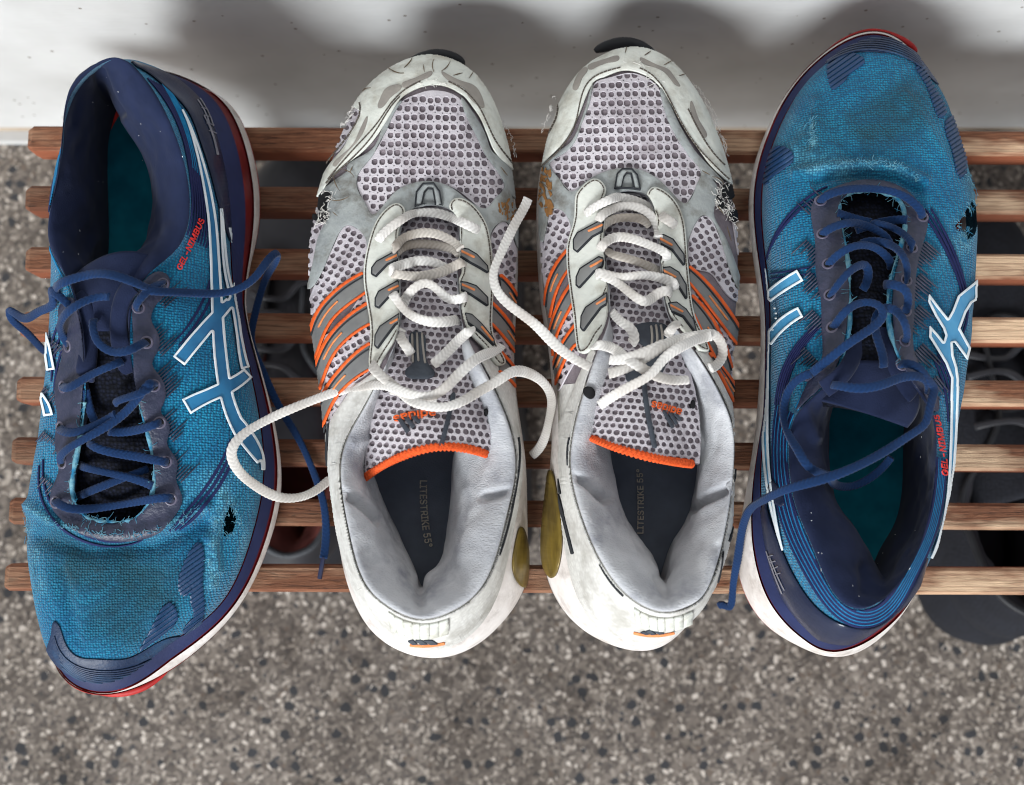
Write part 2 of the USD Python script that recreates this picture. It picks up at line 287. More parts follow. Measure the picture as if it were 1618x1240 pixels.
def drape_on(pt, shape, off, th, seg, crisp=False):
    out = []
    for g in getattr(shape, 'geoms', [shape]):
        if g.geom_type != 'Polygon' or g.area < 1.5: continue
        g = shapely.segmentize(g.simplify(.15), seg or 8.0)
        cs = m3.CrossSection([np.asarray(g.exterior.coords)[:-1]] + [np.asarray(h.coords)[:-1] for h in g.interiors], m3.FillRule.EvenOdd)
        M_ = m3.Manifold.extrude(cs, 1.0)
        if seg: M_ = M_.refine_to_length(seg * 1.3)
        me = M_.to_mesh(); v = np.asarray(me.vert_properties)[:, :3].astype(float); f = np.asarray(me.tri_verts)[:, ::-1]
        P, n = pt(v[:, :2])
        P = P + n * (off + v[:, 2:3] * th)
        if crisp:                                       # flat faces and walls shaded apart
            z = v[f][..., 2].mean(1); parts_ = [f[z > .99], f[(z <= .99) & (z >= .01)]]
            Q, g_ = [], []; k_ = 0
            for q_ in parts_:
                u_, inv = np.unique(q_, return_inverse=True); Q.append(P[u_]); g_.append(inv.reshape(-1, 3) + k_); k_ += len(u_)
            P, f = np.vstack(Q), np.vstack(g_)
        out.append((P, f))
    return cat(out) if out else None

def loops(pts, n):
    """Closed splines through rows of control points; pts: list of (k, 3) arrays sharing one parameter."""
    w = sum(np.sqrt(np.linalg.norm(np.roll(p, -1, 0) - p, axis=1) + 1e-4) for p in pts)
    t = np.concatenate([[0], np.cumsum(w)]); t /= t[-1]
    u = np.linspace(0, 1, n, endpoint=False)
    f = lambda p: CubicSpline(t, np.concatenate([p, p[:1]]), bc_type='periodic')(u)
    return [f(p) for p in pts], (lambda a: np.interp(u, t, np.concatenate([a, a[:1]])))
def bez(a, b, c, d, v):
    v = v[None, :, None]; a, b, c, d = (x[:, None, :] for x in (a, b, c, d))
    return (1 - v) ** 3 * a + 3 * (1 - v) ** 2 * v * b + 3 * (1 - v) * v * v * c + v ** 3 * d
UP = np.array([0, 0, 1.0])
def hz(a): a = a.copy(); a[..., 2] = 0; return a
def outward(L):
    t = np.roll(L, -1, 0) - np.roll(L, 1, 0); o = np.stack([-t[:, 1], t[:, 0], 0 * t[:, 0]], -1)
    o /= np.maximum(np.linalg.norm(o, axis=1, keepdims=True), 1e-9)
    c = L.mean(0)
    return o if (np.einsum('ij,ij->i', o, L - c)).mean() > 0 else -o

class Shoe(Thing):
    """Upper = closed ring between the feather edge F and the opening O; lining from O to the insole edge I; sole from F down to B."""
    def __init__(s, name, label, F, O, I, B, hollow, pad, group=None, nu=840, nv=84, creases=(), lcreases=(), inset=.06, roll=.004, conv=None):
        conv = conv or (lambda p: at(*p))
        F, O, B = (np.array([conv(p) for p in L]) for L in (F, O, B))
        k = len(F)
        I3 = np.zeros((k, 3)); isauto = np.ones(k)
        for i, p in I.items(): I3[i] = conv(p); isauto[i] = 0
        for i in range(k):
            if isauto[i]: I3[i] = O[i] + hz(F[i] - O[i]) * inset - UP * hollow
        base = np.array([B[:, 0].mean(), B[:, 1].mean(), B[:, 2].min()])
        super().__init__(name, label, 'shoe', base, group)
        (s.F, s.O, s.I, s.B), f1 = loops([F, O, I3, B], nu)
        au = f1(isauto); s.f1 = f1; s.idx = np.round(f1(np.arange(k, dtype=float)), 6); s.idx[np.argmax(s.idx):] = k
        F, O, I, B = s.F, s.O, s.I, s.B
        dh = np.linalg.norm(hz(F - O), axis=1); dz = (O - F)[:, 2]
        r = dh / np.maximum(dz, .01)
        k0 = np.interp(r, [.2, .7, 2.2], [.5, .62, .92])[:, None]; k1 = np.interp(r, [.2, .7, 2.2], [.35, .48, .52])[:, None]; k2 = np.interp(r, [.2, .7, 2.2], [.42, .2, .02])[:, None]
        b0 = np.interp(r, [.2, .7, 2.2], [.002, .005, .003])[:, None]
        out = outward(F)
        C0 = F + UP * dz[:, None] * k0 + out * b0; C1 = O + hz(F - O) * k1 - UP * dz[:, None] * k2
        v = np.linspace(0, 1, nv)
        G = bez(F, C0, C1, O, v)
        s.upper = Surf(G)
        q = (G * 30.0); d = (meshkit.fbm(q, 3, 5) - .5) * .0035 * np.clip(np.sin(np.pi * v), 0, 1)[None, :] ** .7
        for line, amp, sig in creases:
            p, _ = proj(G); L = LineString(line)
            dist = shapely.distance(shapely.points(p.reshape(-1, 2)), L).reshape(p.shape[:2])
            d = d + amp * np.exp(-(dist / sig) ** 2)
        G = G + s.upper.N * d[..., None]; s.upper = Surf(G)
        # lining
        inn = -outward(O)
        dzi = (O - I)[:, 2:3]
        a = au[:, None]
        R = roll * (1 - a) + .001 * a
        D0 = O + UP * R * 1.8 + hz(I - O) * .12 * (1 - a)
        D1 = I + UP * dzi * (.75 * (1 - a) + .5 * a) + inn * (pad * (1 - a))
        w = np.linspace(0, 1, 40)
        GI = bez(O, D0, D1, I, w)
        GI = GI + 0
        s.lining = Surf(GI, sgn=s.upper.sgn)
        dI = (meshkit.fbm(GI * 46.0, 3, 11) - .5) * .0062 * (np.sin(np.pi * w)[None, :] * (1 - a)) + (meshkit.fbm(GI * 130.0, 2, 17) - .5) * .0013 * (np.sin(np.pi * w)[None, :] * (1 - a))
        for line, amp, sig in lcreases:
            p, _ = proj(GI); dist = shapely.distance(shapely.points(p.reshape(-1, 2)), LineString(line)).reshape(p.shape[:2])
            dI = dI + amp * np.exp(-(dist / sig) ** 2) * np.sin(np.pi * w)[None, :] ** .6
        s.lining = Surf(GI + s.lining.N * dI[..., None], sgn=s.upper.sgn)
        # insole: flat sheet spanning the insole edge
        s.au = au
    def side(s, f0, f1, n=5, bulge=.002, push=0.0):
        """A band of the sole's side wall between the fractions f0 and f1 (arrays or numbers) of the way from F down to B."""
        nu = len(s.F); f0, f1 = np.broadcast_to(f0, nu), np.broadcast_to(f1, nu)
        out = outward(s.B)
        t = f0[:, None] + (f1 - f0)[:, None] * np.linspace(0, 1, n)[None]
        G = s.F[:, None] * (1 - t[..., None]) + s.B[:, None] * t[..., None] + out[:, None] * (bulge * np.sin(np.pi * np.clip(t, 0, 1)) + push)[..., None]
        return Surf(G, sgn=-s.upper.sgn)
    def fr(s, vals):
        """Values given at even control fractions around the ring, spread over it."""
        vals = np.asarray(vals, float); return np.interp(np.linspace(0, 1, len(s.F), endpoint=False), np.linspace(0, 1, len(vals) + 1), np.append(vals, vals[0]))
def fan(loop, centre=None):
    c = loop.mean(0) if centre is None else centre
    n = len(loop); return np.vstack([loop, c]), np.array([[i, (i + 1) % n, n] for i in range(n)])
def grid_surf(rows, n=60, m=48, up=True):
    """Smooth sheet through rows of (px, py, z) points."""
    R = np.array([[at(*p) for p in r] for r in rows])
    a = CubicSpline(np.arange(R.shape[0]), R, axis=0)(np.linspace(0, R.shape[0] - 1, n))
    b = CubicSpline(np.arange(R.shape[1]), a, axis=1)(np.linspace(0, R.shape[1] - 1, m))
    return Surf(b, wrap=False)
def thick(surf, th):
    """Closed slab from a sheet, its underside th below."""
    v, f = surf.mesh(); nu, nv = surf.G.shape[:2]
    v2 = (surf.G - surf.N * th).reshape(-1, 3); n = len(v)
    e = np.concatenate([np.arange(nu) * nv, (nu - 1) * nv + np.arange(nv)[1:], (np.arange(nu) * nv + nv - 1)[::-1][1:], np.arange(nv)[::-1][1:-1]])
    q = np.stack([e, np.roll(e, -1)], 1)
    sd_ = np.concatenate([np.stack([q[:, 0], q[:, 1], q[:, 1] + n], 1), np.stack([q[:, 0], q[:, 1] + n, q[:, 0] + n], 1)])
    if surf.sgn > 0: sd_ = sd_[:, ::-1]
    return np.vstack([v, v2]), np.vstack([f, f[:, ::-1] + n, sd_])

# ================================================================== the four running shoes: plan data
def zz(L, z): return [(a, b, z) for a, b in L]
BL_F = [(222,120,40),(294,142,40),(334,200,40),(357,300,40),(364,400,38),(371,480,36),(398,600,33),(416,735,28),(398,845,27),(346,956,26),(262,1020,26),(182,1072,27),(108,1052,28),(75,960,28),(60,830,28),(80,700,30),(98,560,33),(104,440,36),(112,330,38),(135,220,40),(170,150,40)]
BL_O = [(178,94,100),(220,113,99),(256,166,95),(296,280,82),(284,387,78),(222,450,84),(212,600,80),(238,700,70),(242,778,64),(215,817,61),(190,824,60),(165,824,60),(140,818,60),(120,795,62),(116,755,66),(130,680,72),(136,600,80),(118,465,84),(77,375,78),(97,250,83),(115,145,94)]
BL_B = [(245,119,2),(310,135,2),(372,175,2),(410,300,2),(401,397,3),(384,480,4),(409,590,4),(443,735,3),(428,849,4),(368,968,8),(270,1058,13),(180,1092,16),(115,1075,16),(85,985,10),(75,850,5),(95,720,4),(118,580,4),(125,450,4),(128,340,3),(150,225,2),(190,148,2)]
BL_I = {0:(187,172,26),1:(200,190,26),2:(222,226,26),3:(258,290,26),4:(255,380,26),5:(235,450,26),17:(165,450,26),18:(172,370,26),19:(170,255,26),20:(177,198,26)}
BR_F = [(1325,1010,40),(1280,995,40),(1232,930,40),(1209,840,40),(1203,740,39),(1212,650,38),(1216,570,36),(1217,480,33),(1208,390,30),(1205,300,28),(1227,215,27),(1282,125,26),(1385,72,26),(1458,130,27),(1500,225,28),(1524,320,28),(1524,420,30),(1518,520,33),(1503,620,36),(1494,690,38),(1484,770,39),(1460,860,40),(1412,945,40)]
BR_O = [(1362,962,100),(1318,938,99),(1282,860,93),(1256,795,85),(1246,710,78),(1262,650,80),(1310,602,84),(1340,530,82),(1341,440,76),(1332,372,68),(1326,325,63),(1343,307,61),(1374,302,60),(1405,309,61),(1425,326,63),(1427,372,68),(1408,432,76),(1405,520,82),(1445,612,84),(1474,665,80),(1474,760,78),(1455,850,86),(1418,922,95)]
BR_B = [(1340,1034,2),(1262,1020,2),(1195,970,2),(1165,890,2),(1180,800,3),(1198,700,4),(1208,580,4),(1205,480,3),(1191,390,3),(1188,300,3),(1215,208,6),(1275,117,12),(1383,50,16),(1455,115,12),(1490,225,6),(1512,320,3),(1512,420,3),(1490,520,4),(1468,620,4),(1458,690,3),(1462,790,2),(1452,895,2),(1420,975,2)]
BR_I = {0:(1366,905,26),1:(1345,868,26),2:(1320,822,26),3:(1299,785,26),4:(1292,710,26),5:(1295,650,26),6:(1315,590,26),18:(1430,610,26),19:(1428,680,26),20:(1426,760,26),21:(1414,825,26),22:(1390,868,26)}
W1_F = [(675,1020,36),(606,984,36),(563,915,36),(540,830,36),(527,740,35),(522,650,34),(512,570,33),(500,490,31),(498,400,28),(515,310,26),(545,225,25),(590,150,25),(680,103,25),(755,140,25),(792,220,25),(808,310,26),(812,400,28),(808,490,31),(806,570,33),(812,650,34),(820,730,35),(809,822,36),(786,926,36),(742,996,36)]
W1_O = [(660,977,92),(610,955,92),(573,912,90),(548,820,84),(541,720,78),(578,640,80),(618,560,82),(634,500,76),(632,425,70),(633,370,65),(645,338,62),(661,328,61),(678,325,61),(697,327,61),(714,334,62),(725,362,65),(722,420,70),(728,500,76),(752,560,82),(794,645,80),(814,725,78),(800,815,84),(765,920,90),(710,967,92)]
W1_B = [(680,1036,8),(602,1008,6),(560,940,3),(545,850,2),(545,750,3),(545,650,4),(530,570,3),(515,490,2),(510,400,2),(525,310,3),(553,225,6),(600,150,12),(682,92,18),(750,140,12),(785,220,6),(800,310,3),(806,400,2),(805,490,2),(800,570,3),(808,650,4),(822,730,3),(833,850,2),(824,940,3),(757,1015,6)]
W1_I = {0:(671,930,24),1:(655,900,24),2:(632,856,24),3:(608,805,24),4:(588,760,24),5:(585,700,24),6:(605,620,24),18:(745,620,24),19:(735,680,24),20:(725,730,24),21:(718,834,24),22:(705,890,24),23:(688,912,24)}
W2_F = [(1012,1009,36),(938,974,36),(903,902,36),(890,820,36),(886,735,35),(885,650,34),(877,560,33),(864,480,31),(857,390,28),(858,300,26),(876,210,25),(912,135,25),(988,92,25),(1060,120,25),(1108,195,25),(1142,290,26),(1158,390,28),(1156,480,31),(1150,560,33),(1146,650,34),(1148,740,35),(1143,840,36),(1115,925,36),(1065,990,36)]
W2_O = [(1045,966,92),(990,938,92),(948,882,90),(918,810,84),(902,725,78),(917,640,80),(945,552,82),(964,490,76),(958,410,70),(957,352,65),(966,318,62),(978,306,61),(993,302,61),(1010,305,61),(1024,313,62),(1036,348,65),(1042,410,70),(1052,490,76),(1092,548,82),(1148,645,80),(1160,720,78),(1148,825,84),(1120,925,90),(1088,957,92)]
W2_B = [(1015,1025,8),(930,1000,6),(875,940,3),(858,860,2),(872,750,3),(880,650,4),(877,560,3),(864,480,2),(858,390,2),(860,300,3),(878,210,6),(914,135,12),(985,77,18),(1057,120,12),(1104,195,6),(1130,290,3),(1142,390,2),(1140,480,2),(1132,560,3),(1124,650,4),(1122,740,3),(1120,850,2),(1102,945,3),(1065,1000,6)]
W2_I = {0:(1038,920,24),1:(1022,892,24),2:(997,856,24),3:(965,805,24),4:(953,730,24),5:(948,680,24),6:(965,600,24),18:(1080,620,24),19:(1100,680,24),20:(1103,735,24),21:(1087,815,24),22:(1067,850,24),23:(1051,885,24)}

BLC = [([(40,798),(80,822),(130,836),(200,846),(260,832),(325,800)], .0022, 9), ([(58,850),(140,870),(240,864),(325,828)], -.0030, 13), ([(300,830),(270,900),(240,985)], .0014, 10), ([(330,850),(345,900)], .0015, 8), ([(95,900),(110,960),(120,1010)], -.0012, 12), ([(200,900),(150,980)], -.0012, 22), ([(352,790),(340,850),(335,920)], .0016, 7)]
BRC = [([(1255,272),(1303,263),(1358,259),(1416,263),(1462,286)], .0020, 8), ([(1290,285),(1330,277),(1372,275),(1420,282),(1448,300)], -.0022, 8), ([(1285,240),(1292,200),(1290,160)], .0016, 8), ([(1345,175),(1400,140),(1440,118)], -.0014, 12), ([(1430,150),(1470,210),(1500,260)], .0012, 12), ([(1320,200),(1340,240)], -.0012, 14), ([(1240,250),(1270,220)], .0014, 8)]
bl = Shoe('running_shoe', 'blue running shoe at the left end of the rack with its toe towards the viewer', BL_F, BL_O, BL_I, BL_B, .010, .005, creases=BLC, lcreases=[([(156,118),(170,150),(190,180)], -.0035, 7), ([(150,380),(130,420)], .002, 9)])
br = Shoe('running_shoe', 'blue running shoe right of the white pair with its toe against the wall side', BR_F, BR_O, BR_I, BR_B, .010, .005, creases=BRC, lcreases=[([(1366,895),(1368,930)], -.0018, 10), ([(1270,640),(1290,690)], .002, 9)])
WFL = lambda dx: [([(540 + dx,778),(568 + dx,795),(596 + dx,822)], -.0065, 6), ([(764 + dx,784),(788 + dx,778),(812 + dx,774)], -.0060, 6)]
w1 = Shoe('running_shoe', 'worn white and orange running shoe beside the left blue shoe', W1_F, W1_O, W1_I, W1_B, .008, .010, lcreases=WFL(0) + [([(664,920),(664,955)], -.0018, 8), ([(578,872),(590,890)], -.002, 10), ([(560,700),(590,690)], .0015, 8)])
w2 = Shoe('running_shoe', 'worn white and orange running shoe beside the right blue shoe', W2_F, W2_O, W2_I, W2_B, .008, .010, lcreases=[([(900,750),(930,762),(957,788)], -.0065, 6), ([(1156,766),(1125,782),(1095,804)], -.0065, 6), ([(1038,914),(1052,942)], -.0018, 8), ([(1135,865),(1142,885)], -.002, 8)])
TONGUE = {
 'bl': [[(112,815,52),(178,830,52),(246,806,52)],[(106,730,58),(182,735,64),(250,730,58)],[(112,640,65),(180,640,72),(240,640,65)],[(108,550,72),(178,550,80),(240,550,72)],[(108,470,74),(180,465,84),(240,460,76)],[(122,440,72),(185,400,84),(256,412,74)]],
 'br': [[(1318,312,52),(1372,300,53),(1432,320,52)],[(1320,380,60),(1375,375,64),(1438,380,60)],[(1328,450,66),(1375,450,72),(1424,450,66)],[(1330,530,72),(1375,530,80),(1420,530,72)],[(1310,600,76),(1375,600,84),(1446,605,75)],[(1276,630,75),(1350,648,84),(1430,674,75)]],
 'w1': [[(634,335,52),(676,326,54),(718,332,52)],[(618,405,58),(676,400,62),(735,405,58)],[(614,480,64),(676,480,69),(745,480,64)],[(612,560,70),(680,560,79),(750,560,70)],[(590,650,70),(685,640,88),(780,640,72)],[(576,756,64),(680,708,92),(778,722,70)]],
 'w2': [[(952,312,52),(993,304,54),(1034,312,52)],[(946,380,58),(998,378,62),(1050,380,58)],[(950,460,64),(1005,460,69),(1062,460,64)],[(948,550,70),(1012,545,79),(1080,550,70)],[(936,630,72),(1015,630,88),(1100,625,70)],[(932,688,70),(1005,717,92),(1106,734,64)]],
}
MATS = {'bl': ('knit_blue', 'lining_navy', 'insole_teal', 'mesh_black'), 'br': ('knit_blue', 'lining_navy', 'insole_teal', 'mesh_black'), 'w1': ('mesh_under', 'lining_grey', 'insole_dark', 'mesh_under'), 'w2': ('mesh_under', 'lining_grey', 'insole_dark', 'mesh_under')}
HOLES = {'bl': Polygon([(364,797),(359,813),(354,828),(356,846),(366,842),(372,821),(368,800)]), 'br': Polygon([(1537,318),(1528,330),(1522,342),(1511,356),(1514,362),(1526,365),(1532,378),(1541,368),(1545,350),(1544,330)])}
BLEACH = {'bl': [([(42,800),(80,824),(130,836),(200,844),(260,830),(320,805)], 6, .7), ([(45,820),(55,880),(62,930)], 10, .5), ([(352,780),(340,850),(335,925)], 12, .8), ([(365,790),(385,860)], 16, .4), ([(280,780),(330,760),(400,740)], 24, .4), ([(240,850),(280,845)], 10, .4)],
          'br': [([(1280,268),(1330,260),(1400,258),(1450,280)], 6, .5), ([(1535,270),(1545,300),(1540,340),(1530,380)], 13, .9), ([(1284,195),(1286,225)], 5, 1.0), ([(1240,240),(1280,255),(1330,265)], 16, .4), ([(1250,190),(1275,210)], 10, .35), ([(1520,360),(1500,400)], 18, .5)]}
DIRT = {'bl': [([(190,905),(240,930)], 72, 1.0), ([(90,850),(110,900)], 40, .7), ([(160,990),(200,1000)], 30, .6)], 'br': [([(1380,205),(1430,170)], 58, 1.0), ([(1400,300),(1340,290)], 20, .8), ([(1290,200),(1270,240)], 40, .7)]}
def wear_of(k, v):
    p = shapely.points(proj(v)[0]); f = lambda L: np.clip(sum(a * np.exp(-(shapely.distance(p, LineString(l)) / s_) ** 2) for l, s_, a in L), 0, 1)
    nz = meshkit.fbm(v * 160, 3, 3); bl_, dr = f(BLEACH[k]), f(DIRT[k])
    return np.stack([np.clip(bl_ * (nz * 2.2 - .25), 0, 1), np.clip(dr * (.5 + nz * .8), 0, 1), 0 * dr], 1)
M['sole_edge'] = mat('sole_edge', lin(44, 45, 48), lin(60, 60, 62), 80, .7)
SH = {'bl': bl, 'br': br, 'w1': w1, 'w2': w2}
for k, S in SH.items():
    um, lm, im, tm = MATS[k]
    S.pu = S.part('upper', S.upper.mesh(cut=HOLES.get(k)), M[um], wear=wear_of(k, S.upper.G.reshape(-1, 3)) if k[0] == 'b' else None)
    S.pl = S.part('collar_lining', S.lining.mesh(), M[lm], label='padded lining of the opening')
    S.tongue = grid_surf(TONGUE[k])
    S.pt = S.part('tongue', thick(S.tongue, .004), M[tm])
    L = S.F - outward(S.F) * .004; L[:, 2] -= .0135
    S.pi = S.part('insole', fan(L), M[im])
    S.insole_z = L
    if k in ('bl', 'br'):
        if k == 'bl':
            a1 = S.f1(np.array([.5,.45,.40,.38,.36,.36,.36,.36,.35,.32,.36,.5,.5,.45,.42,.42,.42,.42,.42,.42,.45])); a2 = S.f1(np.array([.6,.6,.62,.62,.56,.42,.42,.43,.42,.37,.38,.52,.52,.47,.44,.44,.44,.44,.44,.5,.55]))
            a3 = S.f1(np.array([.97,.97,.96,.95,.95,.95,.94,.93,.92,.92,.8,.55,.5,.8,.9,.92,.92,.92,.95,.97,.97]))
        else:
            a1 = S.f1(np.array([.3,.28,.27,.25,.2,.12,.16,.2,.24,.26,.3,.42,.42,.42,.42,.42,.42,.42,.42,.4,.42,.42,.42])); a2 = a1 + S.f1(np.array([.04,.02,.02,.02,.02,.02,.02,.03,.03,.03,.03,.03,.03,.03,.03,.03,.03,.03,.03,.03,.10,.16,.12]))
            a3 = S.f1(np.array([.98,.98,.98,.98,.98,.97,.96,.95,.93,.9,.86,.66,.55,.7,.9,.92,.92,.92,.95,.96,.97,.97,.98]))
        S.part('sole_rim', S.side(0, a1, push=.0006).mesh(), M['sole_navy'])
        S.part('heel_gel', S.side(a1, a2, bulge=.0024).mesh(), M['gel_red'])
        S.part('midsole', S.side(a2, a3, 9, bulge=.0034).mesh(), M['sole_white'])
        S.part('outsole', S.side(a3, 1.0, bulge=.0040).mesh(), M['sole_red'])
    else:
        S.part('midsole', S.side(0, .93, 9, bulge=.003).mesh(), M['sole_white'])
        S.part('outsole', S.side(.93, 1.0, bulge=.003).mesh(), M['sole_edge'])
    S.part('outsole_tread', fan(S.B - UP * .0003), M['sole_edge' if k[0] == 'w' else 'sole_red'])

# ================================================================== helpers for the trim
def pl(z, pts):
    """Pixels read on an enlarged crop: z = (x0, y0, scale)."""
    return [(z[0] + x / z[2], z[1] + y / z[2]) for x, y in pts]
def smoothline(p, n=8, closed=False):
    p = np.asarray(p, float)
    if closed: p = np.vstack([p, p[:1]])
    d = np.concatenate([[0], np.cumsum(np.sqrt(np.linalg.norm(np.diff(p, axis=0), axis=1)))])
    cs = CubicSpline(d, p, axis=0, bc_type='periodic' if closed else 'not-a-knot') if len(p) > 2 else None
    t = np.linspace(0, d[-1], (len(p) - 1) * n + 1)
    return cs(t) if cs is not None else p[0] + (p[1] - p[0]) * (t / d[-1])[:, None]
def poly(p, sm=True): return Polygon(smoothline(p, 5, True) if sm else p).buffer(0)
def ribbon(p, w, sm=True, cap='round'):
    return LineString(smoothline(p) if sm and len(p) > 2 else p).buffer(w / 2, cap_style=cap, quad_segs=3)
def taper(p, w0, w1, wm=None):
    q = smoothline(p, 8); t = np.gradient(q, axis=0); t /= np.linalg.norm(t, axis=1, keepdims=True)
    n = np.stack([-t[:, 1], t[:, 0]], 1); s_ = np.linspace(0, 1, len(q))
    w = np.interp(s_, [0, 1], [w0, w1]) if wm is None else np.interp(s_, np.linspace(0, 1, len(wm) + 2), [w0, *wm, w1])
    return Polygon(np.vstack([q + n * w[:, None] / 2, (q - n * w[:, None] / 2)[::-1]])).buffer(0)
def dashes(p, dash=5, gap=3, w=1.7, sm=True):
    L = LineString(smoothline(p) if sm and len(p) > 2 else p); out, d = [], 0
    while d + dash < L.length:
        a = [L.interpolate(d + k * dash / 2) for k in range(3)]
        out.append(LineString(a).buffer(w / 2, cap_style='square', quad_segs=2)); d += dash + gap
    return unary_union(out)
def between(a, b, n, lo=0.0, hi=1.0):
    """n curves spread between two curves."""
    a, b = (smoothline(c, 10) for c in (a, b))
    t = np.linspace(0, 1, 40); r = lambda c: np.stack([np.interp(t, np.linspace(0, 1, len(c)), c[:, k]) for k in (0, 1)], 1)
    a, b = r(a), r(b)
    return [a + (b - a) * k for k in np.linspace(lo, hi, n)]
def put(S, surf, name, shape, mat_, off=.0002, th=.0008, seg=6, parent=None, kind=None, label=None, crisp=False):
    m = surf.drape(shape, off, th, seg, crisp=crisp)
    return S.part(name, m, mat_, parent, kind=kind, label=label) if m is not None else None
def net(region, pitch, hole, ang=0.0, jit=.045, seed=1, edge=.6, stag=.06, dots=0):
    """The region with a staggered grid of round-cornered holes cut through."""
    r = np.random.default_rng(seed); c = region.centroid; x0, y0, x1, y1 = region.bounds; R = math.hypot(x1 - x0, y1 - y0) / 2 + 20
    inner = region.buffer(-edge); hs = []
    ca, sa = math.cos(ang), math.sin(ang)
    for j in range(-int(R / pitch[1]), int(R / pitch[1]) + 1):
        for i in range(-int(R / pitch[0]), int(R / pitch[0]) + 1):
            x, y = (i + stag * (j % 2)) * pitch[0], j * pitch[1]
            x, y = c.x + x * ca - y * sa + r.normal() * jit * pitch[0], c.y + x * sa + y * ca + r.normal() * jit * pitch[1]
            if not shapely.contains_xy(inner, x, y): continue
            t = np.arange(8) / 8 * 2 * np.pi + np.pi / 8; k = .9 + .2 * r.random()
            hx, hy = np.sign(np.cos(t)) * np.abs(np.cos(t)) ** .85 * hole[0] / 2 * k, np.sign(np.sin(t)) * np.abs(np.sin(t)) ** .85 * hole[1] / 2 * k
            if dots and shapely.contains_xy(inner, x + pitch[0] / 2, y + pitch[1] / 2): hs.append(Point(x + pitch[0] / 2 * ca - pitch[1] / 2 * sa, y + pitch[0] / 2 * sa + pitch[1] / 2 * ca).buffer(dots, quad_segs=1))
            hs.append(Polygon(np.stack([x + hx * ca - hy * sa, y + hx * sa + hy * ca], 1)))
    return region.difference(unary_union(hs).intersection(inner)) if hs else region
def text_on(pt, text, height, where, off=.0003, th=.0004, slant=0.0, bold=True, stretch=1.0):
    """Lettering laid along a base line of pixels; where = (polyline of the base line, side): side +1 puts the letters' tops to the left of the line's travel on the page."""
    m = meshkit.text_mesh(text, 1.0, 1.0, bold); v = np.array(m.vertices); v[:, 0] -= v[:, 0].min()
    line, side = where; L = LineString(smoothline(line, 8) if len(line) > 2 else line)
    W = v[:, 0].max(); k = L.length / W if stretch is None else height * stretch
    s_ = (v[:, 0] + slant * v[:, 1]) * k; s_ = np.clip(s_, 0, L.length)
    a = np.array([L.interpolate(d).coords[0] for d in s_]); b = np.array([L.interpolate(min(d + 1, L.length)).coords[0] for d in s_]); a0 = np.array([L.interpolate(max(d - 1, 0)).coords[0] for d in s_])
    t = b - a0; t /= np.maximum(np.linalg.norm(t, axis=1, keepdims=True), 1e-9)
    n = np.stack([t[:, 1], -t[:, 0]], 1) * side
    p = a + n * v[:, 1:2] * height
    P, N = pt(p)
    return P + N * (off + v[:, 2:3] * th), np.array(m.faces)
def over(S):
    """Height lookup over a whole shoe: tongue, upper or lining, whichever is seen."""
    surfs = [(sf, sf.mask().buffer(3)) for sf in (S.upper, S.tongue, S.lining)]
    def f(p):
        p = np.asarray(p, float).reshape(-1, 2); best = None
        for k, (sf, mk) in enumerate(surfs):
            P, N = sf.pt(p); d = np.where(shapely.contains_xy(mk, p[:, 0], p[:, 1]), proj(P)[1], 9.0 + k)
            if best is None: best, BP, BN = d, P, N
            else:
                c = d < best; best = np.where(c, d, best); BP = np.where(c[:, None], P, BP); BN = np.where(c[:, None], N, BN)
        return BP, BN
    return f
